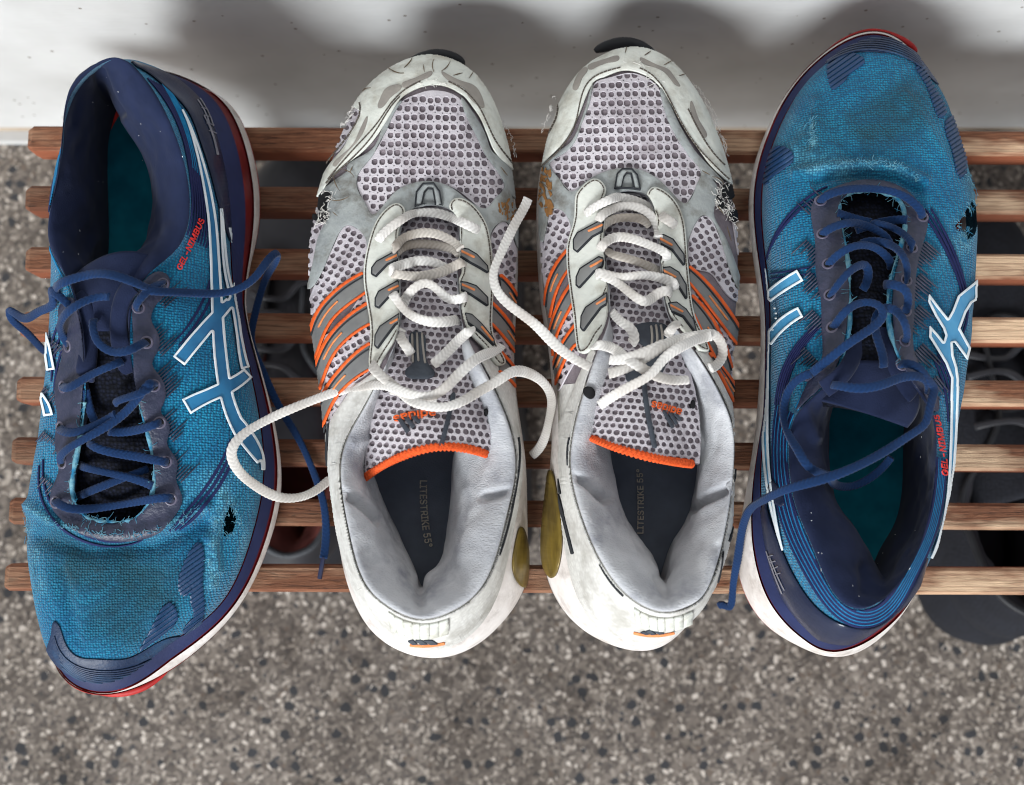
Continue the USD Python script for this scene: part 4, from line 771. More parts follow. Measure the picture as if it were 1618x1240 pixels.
W2 = dict(ang=-.02, flip=lambda o: 1 if o[0] < 1000 else -1, vamp=vamp2,
  side_nets=[pl(y1, [(180,840),(150,880),(130,1000),(122,1150),(150,1260),(170,1180),(200,1090),(245,1030),(262,950),(220,850)]), pl(y1, [(895,875),(935,890),(985,1000),(1040,1130),(1070,1290),(1000,1240),(930,1150),(850,1130),(825,1050),(840,960)]),
             pl(y1, [(180,300),(205,320),(160,450),(105,560),(82,600),(100,480),(140,380)]), pl(y1, [(860,260),(900,330),(960,480),(1040,640),(1050,660),(1000,600),(930,480),(880,370)]), pl(y1, [(1060,790),(1085,850),(1098,960),(1085,1130),(1050,950),(1040,850)]), pl(y1,[(70,740),(90,780),(120,1000),(120,1150),(95,1100),(70,900)]),
             pl(y2, [(160,330),(250,180),(290,330),(300,480),(240,600),(190,680),(165,560)]), pl(y2, [(830,150),(960,330),(1080,470),(1070,620),(1000,600),(930,480),(850,380)])],
  heel=Polygon([(938,548),(915,600),(895,650),(872,700),(862,800),(880,930),(930,1000),(1000,1022),(1080,1005),(1140,940),(1172,800),(1170,680),(1140,590),(1105,540),(1020,700)]).buffer(0),
  silver=[pl(y1, [(155,620),(215,710),(265,758),(330,710),(420,660),(520,640),(620,660),(700,715),(760,780),(810,815),(860,740),(890,660),(940,700),(965,760),(945,860),(990,960),(1060,1140),(1100,1290),(1040,1180),(985,1000),(935,890),(895,872),(845,940),(820,1040),(810,1100),(600,900),(500,880),(270,1060),(262,950),(220,850),(175,840),(150,890),(125,1000),(110,960),(90,820),(80,720)]),
          pl(y1, [(365,225),(345,300),(310,410),(265,510),(190,570),(110,650),(150,640),(200,590),(275,530),(320,430),(360,310)]), pl(y1, [(690,250),(700,340),(755,470),(835,590),(900,670),(990,715),(900,610),(830,520),(770,410),(730,320)])],
  toe=pl(y1, [(190,285),(280,150),(370,70),(480,45),(570,45),(670,80),(770,150),(860,245),(900,320),(960,460),(1030,640),(1060,740),(1000,700),(920,620),(870,545),(810,460),(760,370),(720,300),(690,250),(640,205),(590,180),(510,168),(430,195),(375,225),(345,270),(310,360),(270,450),(210,540),(130,620),(70,690),(75,650),(110,560),(170,450),(205,330)]),
  taupe=[pl(y1, p) for p in ([(280,265),(290,220),(320,170),(345,162),(345,180),(320,215),(298,265)], [(350,155),(420,125),(490,108),(490,126),(420,145),(355,172)], [(590,115),(660,145),(720,170),(755,215),(775,250),(755,245),(710,190),(640,155),(595,135)], [(828,320),(845,350),(870,420),(905,490),(890,500),(850,430),(825,360)])],
  bands={-1: [([(898,398),(885,415),(873,440),(867,480)], [(903,425),(893,440),(883,462),(874,500)]), ([(904,452),(890,475),(880,500),(872,530)], [(908,480),(898,500),(886,525),(878,560)]), ([(912,515),(898,535),(885,560),(875,595)], [(914,545),(902,560),(890,585),(878,615)])],
         1: [([(1088,424),(1115,450),(1142,485),(1170,530)], [(1086,448),(1108,475),(1135,512),(1167,552)]), ([(1092,470),(1112,492),(1132,525),(1150,580)], [(1094,500),(1108,530),(1125,565),(1146,602)]), ([(1118,560),(1135,580),(1150,600),(1164,625)], [(1130,588),(1142,610),(1152,630),(1164,650)])]},
  eyestay=[[(920,300),(938,286),(950,290),(957,305),(953,320),(958,350),(957,392),(966,405),(958,425),(968,448),(960,474),(972,498),(962,520),(950,535),(938,556),(924,560),(917,540),(912,500),(906,460),(900,400),(905,372),(911,345),(912,315)], [(1030,300),(1044,303),(1062,318),(1074,340),(1080,370),(1083,420),(1088,470),(1094,505),(1106,535),(1112,558),(1098,556),(1080,540),(1066,520),(1056,505),(1052,485),(1044,462),(1052,448),(1040,424),(1046,405),(1034,380),(1036,350),(1026,330),(1022,312)]],
  tabs=[pl(y1, [(288,1000),(305,968),(400,918),(420,928),(415,962),(370,985),(300,1056),(288,1046)]), pl(y2, [(303,128),(318,92),(405,35),(428,42),(420,75),(380,98),(312,176),(303,166)]), pl(y2, [(330,320),(348,280),(445,212),(464,222),(455,255),(415,280),(340,386),(330,372)]),
        pl(y1, [(660,985),(700,985),(740,1005),(790,1075),(792,1120),(740,1050),(668,1012)]), pl(y2, [(682,92),(725,85),(765,110),(800,170),(804,232),(755,150),(688,118)]), pl(y2, [(712,268),(755,262),(800,296),(835,350),(842,405),(790,330),(718,300)])],
  keeper=(pl(y1, [(466,745),(480,675),(505,650),(550,652),(575,680),(592,750),(550,745),(510,742)]), pl(y1, [(500,742),(512,690),(525,672),(545,674),(560,742)])),
  stitch=[pl(y1, p) for p in ([(110,590),(160,480),(200,400),(205,320)], [(120,640),(210,560),(280,450),(310,330),(350,230),(430,180),(500,160)], [(590,165),(660,210),(710,280),(760,380),(830,500),(930,620),(1010,700)], [(815,360),(860,450),(920,550),(1000,640)])],
  lines=[(pl(y3, [(165,50),(180,250),(215,420),(275,660)]), 3.6), (pl(y3, [(205,60),(195,200),(215,370)]), 2.2), (pl(y3,[(1072,100),(1075,250),(1060,430),(1015,600)]), 3.0), (pl(y3,[(262,100),(262,280),(320,480),(400,690),(520,860)]), 1.6), (pl(y3,[(1045,100),(1040,300),(1000,480),(985,640),(960,800)]), 1.6)],
  ribs=([(1004,954),(1045,970),(1090,960)], [(1006,976),(1045,990),(1088,980)], 7),
  heel_mark=[pl(y3, p) for p in ([(598,1036),(615,1030),(640,1042),(625,1046)], [(622,1030),(645,1024),(672,1042),(650,1046)], [(658,1026),(690,1018),(708,1040),(684,1044)])],
  heel_line=pl(y3, [(570,1040),(660,1052),(750,1040)]),
  lip=[(940,81,18),(955,74,19),(978,69,20),(1000,70,20),(1020,77,19),(1034,85,18)],
  strap=pl(y2, [(560,370),(700,355),(725,400),(720,500),(700,580),(660,620),(540,640),(545,560),(620,480),(570,430)]), strap_lines=[pl(y2, p) for p in ([(640,370),(645,420),(640,480)], [(662,365),(668,420),(665,480)], [(685,365),(692,420),(690,480)])],
  seam=pl(y2, [(610,640),(625,780),(655,945)]), word=(pl(y2, [(790,768),(720,745),(648,728)]), 1), word_h=12,
  mark=[pl(y2, p) for p in ([(690,770),(708,775),(752,850),(738,860)], [(716,778),(738,784),(768,832),(756,842)], [(744,786),(768,792),(784,812),(774,824)])],
  ins=(pl(y3, [(608,568),(610,400),(604,250)]), 1), ins_h=9.5, folds=[], gold=[(872,742),(884,790),(890,850),(886,890),(876,912),(864,900),(858,860),(862,800)])
W2['gold_side'] = w2.side(0, 1, 9, bulge=.003)
white_shoe(w2, W2)
LW, LT = .0023, .00095
def wl(S, pts, old=False, **k): return lace(S, 'lace', pts, LW, LT, M['lace_old' if old else 'lace_white'], **k)
wl(w1, [(598,384,1),(603,378,4),(616,366,5),(640,350,6),(660,342,6),(690,342,6),(712,348,6),(734,357,5),(752,365,4),(757,367,1)], seed=1)
wl(w1, [(622,398,0),(628,392,5),(642,383,9),(665,377,10),(690,378,10),(715,387,8),(728,396,4)], True, twist=.4, seed=2)
wl(w1, [(626,402,3),(650,392,6),(680,391,6),(712,397,6),(726,404,2)], True, twist=.3, seed=3)
wl(w1, [(617,431,0),(624,428,6),(640,425,9),(668,420,10),(695,425,9),(708,432,7)], seed=4, twist=.3)
wl(w1, [(624,436,3),(635,440,8),(660,444,10),(690,441,11),(715,430,9),(727,420,5),(731,416,0)], True, seed=5, twist=.2)
wl(w1, [(636,488,2),(644,477,8),(658,464,12),(676,457,13),(695,467,12),(712,479,10),(728,476,6),(735,470,0)], seed=6, twist=.5)
wl(w1, [(622,468,0),(627,474,6),(640,493,11),(660,509,12),(686,516,12),(712,513,9),(724,508,4)], seed=7, twist=.4)
wl(w1, [(634,520,0),(634,530,6),(640,545,8),(650,560,3)], seed=8)
wl(w1, [(744,520,0),(738,530,6),(725,543,8),(705,562,6),(686,577,4)], seed=9, twist=.3)
wl(w1, [(793,550,7),(778,560,8),(750,574,8),(722,594,'a',96),(703,613,'a',98),(685,624,'a',97),(665,626,'a',96),(640,620,'a',93),(620,612,'a',90),(604,608,'a',86),(570,611,'a',76),(540,616,'a',68),(500,630,'a',62),(455,648,'a',60),(415,667,'a',62),(380,690,'a',68),(366,714,'a',70),(376,742,'a',66),(404,767,'a',56),(440,785,'a',46),(475,785,'a',38),(500,774,'a',30),(520,758,'a',22)], seed=10, twist=.35)
wl(w1, [(590,578,2),(594,585,7),(606,598,9),(625,613,9),(645,629,'a',92),(670,640,'a',99),(700,643,'a',100),(730,634,'a',97),(757,618,'a',92),(787,601,'a',88),(808,588,'a',84),(834,589,'a',74),(858,604,'a',64),(871,628,'a',54),(868,660,'a',40),(860,692,'a',26),(841,719,'a',10)], seed=11, twist=.3)
wl(w1, [(622,618,6),(645,622,'a',93),(668,629,'a',94),(690,632,'a',93)], seed=12)
# right shoe of the white pair
wl(w2, [(925,341,1),(929,338,4),(940,331,5),(962,321,6),(980,318,6),(1008,326,6),(1030,338,6),(1050,350,5),(1062,357,4),(1066,360,1)], seed=21)
wl(w2, [(944,352,2),(952,343,5),(975,334,7),(1000,334,8),(1022,346,9),(1034,362,8),(1038,378,4)], seed=22, twist=.4)
wl(w2, [(950,362,2),(970,352,7),(992,350,7),(1012,352,6),(1026,360,4)], True, seed=23, twist=.3)
wl(w2, [(948,395,1),(954,390,8),(972,384,11),(1000,389,12),(1026,397,10),(1046,404,7),(1052,412,1)], seed=24, twist=.3)
wl(w2, [(960,400,6),(968,411,10),(990,417,10),(1015,424,8),(1040,430,3)], True, seed=25, twist=.4)
wl(w2, [(944,436,0),(950,438,7),(966,445,11),(985,446,11),(1010,443,11),(1040,446,9),(1058,450,6),(1064,460,0)], seed=26, twist=.3)
wl(w2, [(950,440,6),(975,456,10),(995,474,12),(1013,484,12),(1030,474,9),(1045,465,7),(1058,466,3)], seed=27, twist=.4)
wl(w2, [(966,492,0),(968,500,6),(980,514,8),(994,525,8),(1000,536,5),(997,543,2)], seed=28, twist=.3)
wl(w2, [(1062,512,0),(1066,516,5),(1058,524,6),(1052,534,2)], seed=29)
wl(w2, [(834,314,'a',58),(826,332,'a',60),(812,357,'a',64),(792,399,'a',70),(780,432,'a',74),(786,460,'a',76),(812,487,'a',78),(846,513,'a',80),(878,545,'a',84),(908,567,'a',88),(933,580,'a',90)], seed=30, twist=.4)
wl(w2, [(936,552,8),(948,550,8),(968,556,8),(990,566,'a',94),(1015,582,'a',98),(1038,594,'a',98),(1060,600,'a',95),(1088,600,'a',91)], seed=31, twist=.25)
wl(w2, [(962,590,'a',90),(985,583,'a',92),(1015,568,'a',95),(1045,548,'a',96),(1075,538,8),(1105,533,8),(1122,533,8),(1134,544,7),(1138,562,6),(1130,578,5),(1120,583,4)], seed=32, twist=.3)
wl(w2, [(948,640,'a',86),(968,626,'a',92),(1000,608,'a',99),(1028,591,'a',101),(1050,566,'a',99),(1072,550,'a',97),(1100,540,9),(1118,536,10)], seed=33, twist=.3)
wl(w2, [(964,568,'a',92),(990,566,'a',95),(1020,556,'a',96),(1050,543,'a',95)], seed=34)
# wear: torn net and frayed threads beside the little toes, glue stains
def keep(S, c):
    c = np.asarray(c, float)
    for d_ in (4, 2, 0, -3):
        k_ = c[shapely.contains_xy(S.upper.mask().buffer(-d_), c[:, 0], c[:, 1])]
        if len(k_) > len(c) * .15: return k_
    return c
tw = lambda S, c, n, L, r, sd_, m='frayed_white': S.part('frayed_threads', threads(S.upper.pt, keep(S, c), n, L, r, sd_, .004), M[m], kind='stuff')
for S, hs in ((w1, [pl(z1, [(158,765),(195,762),(205,795),(188,815),(180,852),(150,850),(148,800)]), pl(z1, [(150,866),(180,866),(182,895),(152,902)]), pl(z1, [(120,868),(140,870),(138,896),(122,892)])]), (w2, [pl(y1, [(985,728),(1020,722),(1042,750),(1032,790),(1000,795),(980,770)]), pl(y1, [(1020,845),(1055,850),(1060,885),(1040,905),(1022,885)]), pl(y1, [(960,775),(985,798),(1005,838),(985,842),(962,815)]), pl(y1, [(1010,805),(1030,808),(1028,832),(1012,828)])])):
    for h in hs: put(S, S.upper, 'torn_hole', poly(h), M['hole'], .0012, .0006, 4)
M['crack'] = mat('crack_dirt', lin(88, 74, 58), lin(110, 94, 76), 300, .9)
for S, z_, L_ in ((w1, z1, [[(440,160),(425,200),(405,235)], [(470,150),(520,185),(560,190)], [(560,165),(590,135),(600,118)], [(650,150),(655,185)], [(700,185),(692,150),(700,125)], [(735,180),(760,160),(775,130)], [(790,200),(830,190)], [(860,215),(880,180)], [(405,260),(370,270),(350,300)], [(265,655),(300,668),(318,692)], [(300,668),(312,640)], [(200,800),(248,806),(292,788)], [(225,690),(232,725),(250,760)], [(215,860),(240,880)], [(1010,640),(1040,680)]]),
                  (w2, y1, [[(300,190),(330,150),(352,120)], [(420,100),(440,72)], [(520,95),(530,62)], [(610,105),(640,85)], [(700,150),(735,130)], [(770,200),(800,190)], [(930,690),(965,700),(985,725)], [(955,830),(985,870)], [(1000,930),(1020,1000)], [(120,700),(160,740)], [(885,660),(920,680)]])):
    g_ = [S.upper.drape(taper(pl(z_, c), .5, .4, [1.5]), .0023, .0002, 4) for c in L_]
    S.part('cracks', cat([x for x in g_ if x]), M['crack'], kind='stuff')
rim = lambda ps: np.vstack([np.array(shapely.segmentize(poly(p).exterior, 1.5).coords) for p in ps])
TORN = {'w1': [pl(z1, [(158,765),(195,762),(205,795),(188,815),(180,852),(150,850),(148,800)]), pl(z1, [(150,866),(180,866),(182,895),(152,902)])], 'w2': [pl(y1, [(985,728),(1020,722),(1042,750),(1032,790),(1000,795),(980,770)]), pl(y1, [(1020,845),(1055,850),(1060,885),(1040,905),(1022,885)]), pl(y1, [(960,775),(985,798),(1005,838),(985,842),(962,815)])]}
tw(w1, rim(TORN['w1']), 110, .0020, .00013, 40)
tw(w2, rim(TORN['w2']), 170, .0022, .00013, 43)
tw(w1, smoothline(pl(z1, [(345,290),(325,330),(300,380),(270,440)]), 20), 34, .0022, .00011, 41)
tw(w1, smoothline(pl(z1, [(1010,380),(1040,440),(1070,520),(1090,590)]), 20), 22, .0022, .00011, 46)
tw(w1, smoothline(pl(z1, [(640,240),(690,225),(740,235)]), 20), 30, .0016, .00012, 42)
tw(w2, smoothline(pl(y1, [(840,240),(880,280),(915,330),(960,440),(1010,580)]), 20), 70, .0030, .00012, 44)
tw(w2, smoothline(pl(y1, [(540,130),(600,150),(660,200),(700,250)]), 20), 34, .0034, .00013, 45)
tw(w2, smoothline(pl(y1, [(190,290),(170,360),(130,450)]), 20), 24, .0020, .00011, 47)
for S, ps in ((w2, [[(140,640),(170,660),(100,720),(70,740),(90,690)], [(90,740),(150,690),(160,830),(120,820),(95,800)], [(155,800),(180,830),(160,870),(145,850)]]), ):
    for p in ps: put(S, S.upper, 'glue_residue', blotch(pl(y1, p), 42, 2.2, 1.2, 50), M['rust'], .0016, .0002, 4, kind='stuff')
for p in ([(1010,810),(1060,800),(1090,880),(1040,890),(1000,850)],): put(w1, w1.upper, 'glue_residue', blotch(pl(z1, p), 40, 1.6, 1.5, 51), M['rust'], .0016, .0002, 4, kind='stuff')

for S, L_ in ((w2, [(931, 620, 7, 9.5), (1092, 639, 3.5, 7)]), (w1, [(769, 651, 3, 6)])):
    for x, y, a, b in L_:
        S.part('unused_lace_hole', drape_on(S.look, affinity.scale(Point(x, y).buffer(1, quad_segs=5), a, b), .0003, .0009, 4), M['hole'])

# ================================================================== the blue pair
M['navy_film'] = mat('navy_film', lin(24, 37, 62), lin(32, 44, 70), 80, .38, .25, 700, spec=.5)
M['eyestay_film'] = mat('eyestay_film', lin(34, 40, 60), lin(50, 52, 72), 140, .45, .7, 500, spec=.4, stretch=(1, 1, 1))
M['navy_thread'] = mat('navy_thread', lin(24, 32, 72), lin(30, 36, 78), 90, .8, .3, 1500, spec=.2)
M['bright_thread'] = mat('bright_thread', lin(12, 100, 146), lin(22, 120, 166), 300, .8, .4, 1500, spec=.2)
M['counter_film'] = mat('counter_film', lin(18, 27, 50), lin(25, 34, 58), 60, .28, .2, 500, spec=.5)
M['bumper_film'] = mat('bumper_film', lin(20, 38, 66), lin(28, 48, 78), 60, .5, .4, 700, spec=.4, dirt=(lin(16, 70, 104), 60, .5, .5, .7))
M['logo_blue'] = mat('logo_blue', lin(24, 96, 142), lin(40, 116, 160), 60, .45, .15, 600, spec=.4)
M['logo_blue_pale'] = mat('logo_blue_pale', lin(78, 150, 190), lin(60, 132, 176), 60, .45, .15, 600, spec=.4)
M['logo_white'] = mat('logo_white', lin(226, 232, 234), lin(206, 216, 222), 120, .5)
M['red_print'] = mat('red_print', lin(222, 58, 54), lin(200, 46, 44), 200, .5)
M['lace_blue'] = lace_mat('lace_blue', lin(19, 48, 88), lin(9, 28, 58), lin(14, 36, 68), .6)
M['thin_film'] = mat('thin_film', lin(8, 62, 98), lin(10, 74, 112), 60, .6, .4, 700, voro=(820, lin(6, 48, 80), .5))
M['thin_ridge'] = mat('thin_ridge', lin(20, 48, 82), lin(26, 56, 92), 90, .45, .3, 700, spec=.4)
M['aglet'] = mat('aglet', lin(40, 46, 72), lin(34, 38, 60), 60, .3, spec=.5)
M['worn_edge'] = mat('worn_edge', lin(112, 156, 168), lin(40, 110, 146), 260, .95, .6, 1600, spec=.1)
M['eyelet_grey'] = mat('eyelet_grey', lin(92, 88, 104), lin(76, 72, 92), 100, .4, spec=.5)
M['silver_print'] = mat('silver_print', lin(130, 130, 138), lin(104, 104, 116), 200, .4, spec=.5)
M['lint'] = mat('lint', lin(220, 222, 226))

def blue_shoe(S, d):
    U = S.upper
    M_ = U.mask()
    for p in d['films']:
        P_ = poly(p); c = P_.centroid; R_ = 90
        H_ = unary_union([affinity.rotate(sbox(c.x - R_, c.y + k * 6.4 - 2.1, c.x + R_, c.y + k * 6.4 + 2.1), d['hatch'], origin=(c.x, c.y)) for k in range(-14, 15)])
        put(S, U, 'navy_overlay', P_, M['thin_film'], .0001, .00025, 6)
        g = P_.buffer(1.5).intersection(H_).intersection(M_)
        for q in getattr(g, 'geoms', [g]):
            if q.area > 14: put(S, U, 'navy_ridge', q.buffer(-.5).buffer(.5), M['thin_ridge'], .0002, .0006, 6)
    fb = put(S, U, 'toe_bumper', poly(d['bumper']), M['bumper_film'], .0002, .0005, 6)
    for q in between(*d['bumper_lines'], d['nb']): put(S, U, 'bumper_ridge', ribbon(q, 1.8, False), M['bumper_film'], .0007, .0005, 6, fb)
    ct = put(S, U, 'heel_counter', poly(d['counter']), M['counter_film'], .0003, .0011, 6)
    def one(name, shp, m_, off, th, parent=None):
        shp = shp.intersection(M_)
        for g in getattr(shp, 'geoms', [shp]):
            if g.area > 8: put(S, U, name, g, m_, off, th, 6, parent)
    for a, b, n, w in d['stripes']:
        for q in between(a, b, n): one('knit_stripe', taper(q[::2], w * .5, w * .5, [w, w]), M['navy_thread'], .0002, .0005)
    for a, b, n, w in d['bright']:
        for q in between(a, b, n): one('bright_stripe', taper(q[::2], w * .5, w * .5, [w, w]), M['bright_thread'], .0004, .0004)
    es = put(S, U, 'eyestay', unary_union([poly(p) for p in d['eyestay']]), M['eyestay_film'], .0004, .0009, 6)
    g = np.random.default_rng(d['seed'])
    for (x, y, L, ang) in d['fringe']:
        for k in range(9):
            o = np.array([x, y]) + np.array([-math.sin(ang), math.cos(ang)]) * (k - 4) * 4.6; l = L * (.5 + .9 * g.random()); dv = np.array([math.cos(ang), math.sin(ang)])
            one('eyestay_streak', taper([o - dv * 5, o + dv * l * .5, o + dv * l], 2.2, .6, [2.0]), M['eyestay_film'], .0005, .0006)
    for p in d['logo']:
        lg = unary_union([q if isinstance(q, Polygon) else taper(*q) for q in p]).buffer(.6).buffer(-.6).intersection(M_)
        for part_ in getattr(lg, 'geoms', [lg]):
            if part_.area < 20: continue
            m = put(S, U, 'side_emblem', part_, M[d['logo_mat']], .0006, .0004, 6)
            ol = part_.buffer(.6).difference(part_.buffer(-2.6))
            put(S, U, 'emblem_outline', ol, M['logo_white'], .0010, .0004, 6, m)
    for c in d['dots']: put(S, U, 'emblem_dot', Point(c).buffer(1.5), M['logo_white'], .0008, .0004, 6)
    S.part('side_lettering', text_on(U.pt, 'GEL-NIMBUS', d['word_h'], d['word'], .0009, .0004, slant=.25, stretch=None), M['red_print'])
    for q in d['silver']: put(S, U, 'heel_print', ribbon(q, 1.6), M['silver_print'], .0015, .0003, 6, ct)
    # worn, frayed edge of the throat
    n = len(S.O); a0, a1 = d['throat']
    idx = np.nonzero((S.idx >= a0) & (S.idx <= a1))[0]
    q = S.O[idx] + np.array([0, 0, .0008]); wv = .0001 + .0012 * meshkit.noise(np.c_[np.arange(len(idx)) * .09, np.zeros(len(idx)), np.zeros(len(idx))], 4)
    S.part('frayed_edge', tube3(q, wv, 8), M['worn_edge'])
    pts = proj(q)[0]
    S.part('frayed_threads', threads(U.pt, pts + [0, 0], 150, .0022, .00012, 5, .0012), M['worn_edge'], kind='stuff')
    S.part('frayed_threads', threads(U.pt, np.array([c for c in HOLES[d['key']].exterior.coords if M_.buffer(-6).contains(Point(c))]), 50, .0016, .00013, 6, .002), M['worn_edge'], kind='stuff')
    S.part('frayed_threads', threads(U.pt, np.vstack([smoothline(l, 12) for l in d['fray']]), 260, .0018, .00012, 8, .0012), M['worn_edge'], kind='stuff')
    for p in d['eyelets']: eyelet(S, p, mat_=M['eyelet_grey'], dark=M['hole'])
    # collar binding strips beside the throat, tongue mark
    for p in d['binding']: S.part('throat_binding', lace_mesh(path3(S, p), .0042, .0016, braid=0), M['lining_navy'])
    T = S.tongue
    mk = d['tongue_mark']
    if mk[0] == 'text': S.part('tongue_lettering', text_on(T.pt, 'asics', mk[2], (mk[1], 1), .0006, .0004, slant=.2, stretch=None), M['red_print'], S.pt)
    else:
        for q in mk[1]: put(S, T, 'tongue_emblem', taper(*q), M['red_print'], .0006, .0004, 5, S.pt)
    top = grid_sub(T, d['pad']); S.part('tongue_pad', thick(top, .0015), M['lining_navy'], S.pt)
    # specks of lint
    gl = np.random.default_rng(d['seed'] + 3); out = []
    for _ in range(18):
        c = np.array(d['lint'][gl.integers(len(d['lint']))]) + gl.normal(0, 22, 2); P, N = S.look(c[None]); e = gl.normal(0, 1, 3); e -= N[0] * (e @ N[0]); e /= np.linalg.norm(e)
        out.append(tube3(P[0] + N[0] * .0003 + e * np.linspace(0, .0003 + .0010 * gl.random() ** 3, 3)[:, None], (.00010 + .00012 * gl.random() ** 2)))
    S.part('lint', cat(out), M['lint'], kind='stuff')
def grid_sub(T, rng_):
    a, b = rng_; n = T.G.shape[0]
    return Surf(T.G[int(n * a):int(n * b)] + T.N[int(n * a):int(n * b)] * .0016, wrap=False, sgn=T.sgn)
b1, b2, b3 = (0, 60, 2.817), (0, 380, 2.817), (0, 700, 2.889)
BL = dict(key='bl', hatch=-35, seed=11, ctl=BL_F,
  films=[pl(b3, p) for p in ([(690,850),(770,728),(808,790),(760,850),(660,935),(640,950),(660,900)], [(815,650),(905,455),(928,510),(920,640),(920,800),(850,870),(838,850),(885,790),(870,700),(900,600),(850,690)])],
  bumper=pl(b3, [(235,880),(248,815),(270,830),(295,900),(350,970),(450,985),(560,985),(640,955),(760,890),(860,870),(960,800),(1060,690),(1090,640),(1030,760),(940,860),(820,960),(740,1040),(680,1110),(520,1150),(370,1130),(270,1050),(215,960)]),
  bumper_lines=([(88,1005),(115,1046),(160,1058),(215,1050),(270,1018),(320,975)], [(100,1052),(130,1072),(165,1080),(205,1076),(250,1055),(300,1015)]), nb=8,
  counter=[(196,97),(235,108),(275,125),(315,160),(348,215),(364,290),(370,350),(368,390),(358,372),(345,330),(330,272),(316,228),(300,185),(280,158),(250,130),(222,110)],
  stripes=[([(232,124),(262,162),(286,212),(299,272),(303,325),(292,378)], [(262,140),(290,180),(310,230),(322,285),(330,340),(322,400)], 8, 2.5), ([(100,200),(90,255),(82,310),(76,370),(76,420)], [(95,190),(84,255),(76,310),(71,370),(68,420)], 3, 2.0),
    ([(268,838),(310,790),(345,738),(364,690)], [(284,836),(322,800),(356,750),(372,700)], 3, 4.6), ([(275,540),(300,510),(322,470),(336,420)], [(282,546),(308,514),(330,476),(338,440)], 2, 3.6), ([(225,845),(150,850),(95,815),(72,770),(70,720)], [(225,852),(145,858),(86,822),(64,776),(64,730)], 2, 3.0), ([(98,500),(84,540),(78,590)], [(120,560),(104,600),(95,650)], 5, 2.2)],
  bright=[([(240,112),(268,156),(292,212),(303,270)], [(258,132),(286,176),(306,230),(318,285)], 5, 1.6), ([(102,225),(92,270),(84,330),(80,372),(98,420),(118,455)], [(100,225),(90,270),(81,330),(77,376),(94,424),(113,460)], 2, 2.0)],
  eyestay=[[(206,462),(228,440),(250,428),(266,440),(262,462),(246,482),(238,505),(250,530),(248,556),(240,575),(256,600),(260,632),(254,650),(268,672),(264,700),(280,728),(278,756),(288,786),(272,822),(236,846),(180,852),(132,842),(100,824),(84,800),(84,775),(96,740),(90,700),(94,660),(90,612),(102,560),(100,520),(96,490),(110,470),(128,480),(134,600),(150,820),(220,810),(236,760),(226,690),(212,610),(208,500)]],
  fringe=[(250,470,34,-.75), (246,545,30,-.75), (254,610,34,-.75), (264,680,28,-.75), (276,745,30,-.8), (92,620,-18,-.9), (90,690,-20,-.9), (88,760,-22,-.9), (98,540,-20,-.9)],
  logo=[[([(285,175),(305,225),(322,290),(332,350),(337,420),(341,500),(348,580),(360,640),(380,685),(408,728)], 1, 12, [6,11,13,14,17,20,20,22]), ([(346,330),(350,390),(356,440),(366,480),(374,530),(384,582)], 3, 12, [6,7,9,8]), ([(360,478),(372,440),(369,400),(360,360)], 10, 4, [9,7]), ([(282,570),(310,535),(340,500),(360,478)], 22, 16, [22,20]), ([(294,642),(330,624),(360,610),(388,590)], 26, 18, [22,22]), ([(360,640),(380,672),(402,702),(412,742)], 10, 4, [14,8])], [([(71,510),(78,548),(84,584)], 3, 12, [10]), ([(68,622),(76,640),(80,656)], 6, 14, [12])]], logo_mat='logo_blue', dots=[],
  word=([(284,428),(302,388),(320,348)], 1), word_h=9, silver=[[(308,160),(318,176),(326,196)], [(312,158),(324,178),(332,200)], [(322,190),(332,215),(340,245)], [(318,185),(330,212),(338,245)], [(314,172),(322,174)], [(318,184),(328,186)], [(322,196),(333,199)], [(326,208),(337,212)]],
  throat=(6.2, 15.6), fray=[[(42,802),(80,824),(130,836),(200,845),(260,832),(310,808)], [(45,815),(52,880),(60,940)], [(345,800),(338,860),(334,930)], [(370,800),(382,850)]],
  eyelets=[(256,449),(218,486),(231,541),(243,609),(252,667),(262,729),(270,788),(114,487),(110,547),(102,611),(98,675),(101,731),(90,793),(92,465)],
  binding=[[(126,470,2),(140,500,2),(142,540,1),(136,580,0),(133,594,-2)], [(212,452,2),(196,480,3),(190,520,2),(196,560,1),(206,586,-1)]],
  tongue_mark=('shape', [([(172,428),(186,430),(193,436),(184,447),(168,456),(162,452)], 1.5, 1.5, [4,4,4,5]), ([(163,456),(172,461),(184,456)], 2, 1, [4])]), pad=(.66, 1.0), lint=[(150,140),(210,180),(130,300),(230,205),(160,260),(270,260),(100,420),(150,330)])
blue_shoe(bl, BL)
c4, c5, c6 = (1140, 30, 2.755), (1140, 400, 3.1), (1140, 660, 3.1)
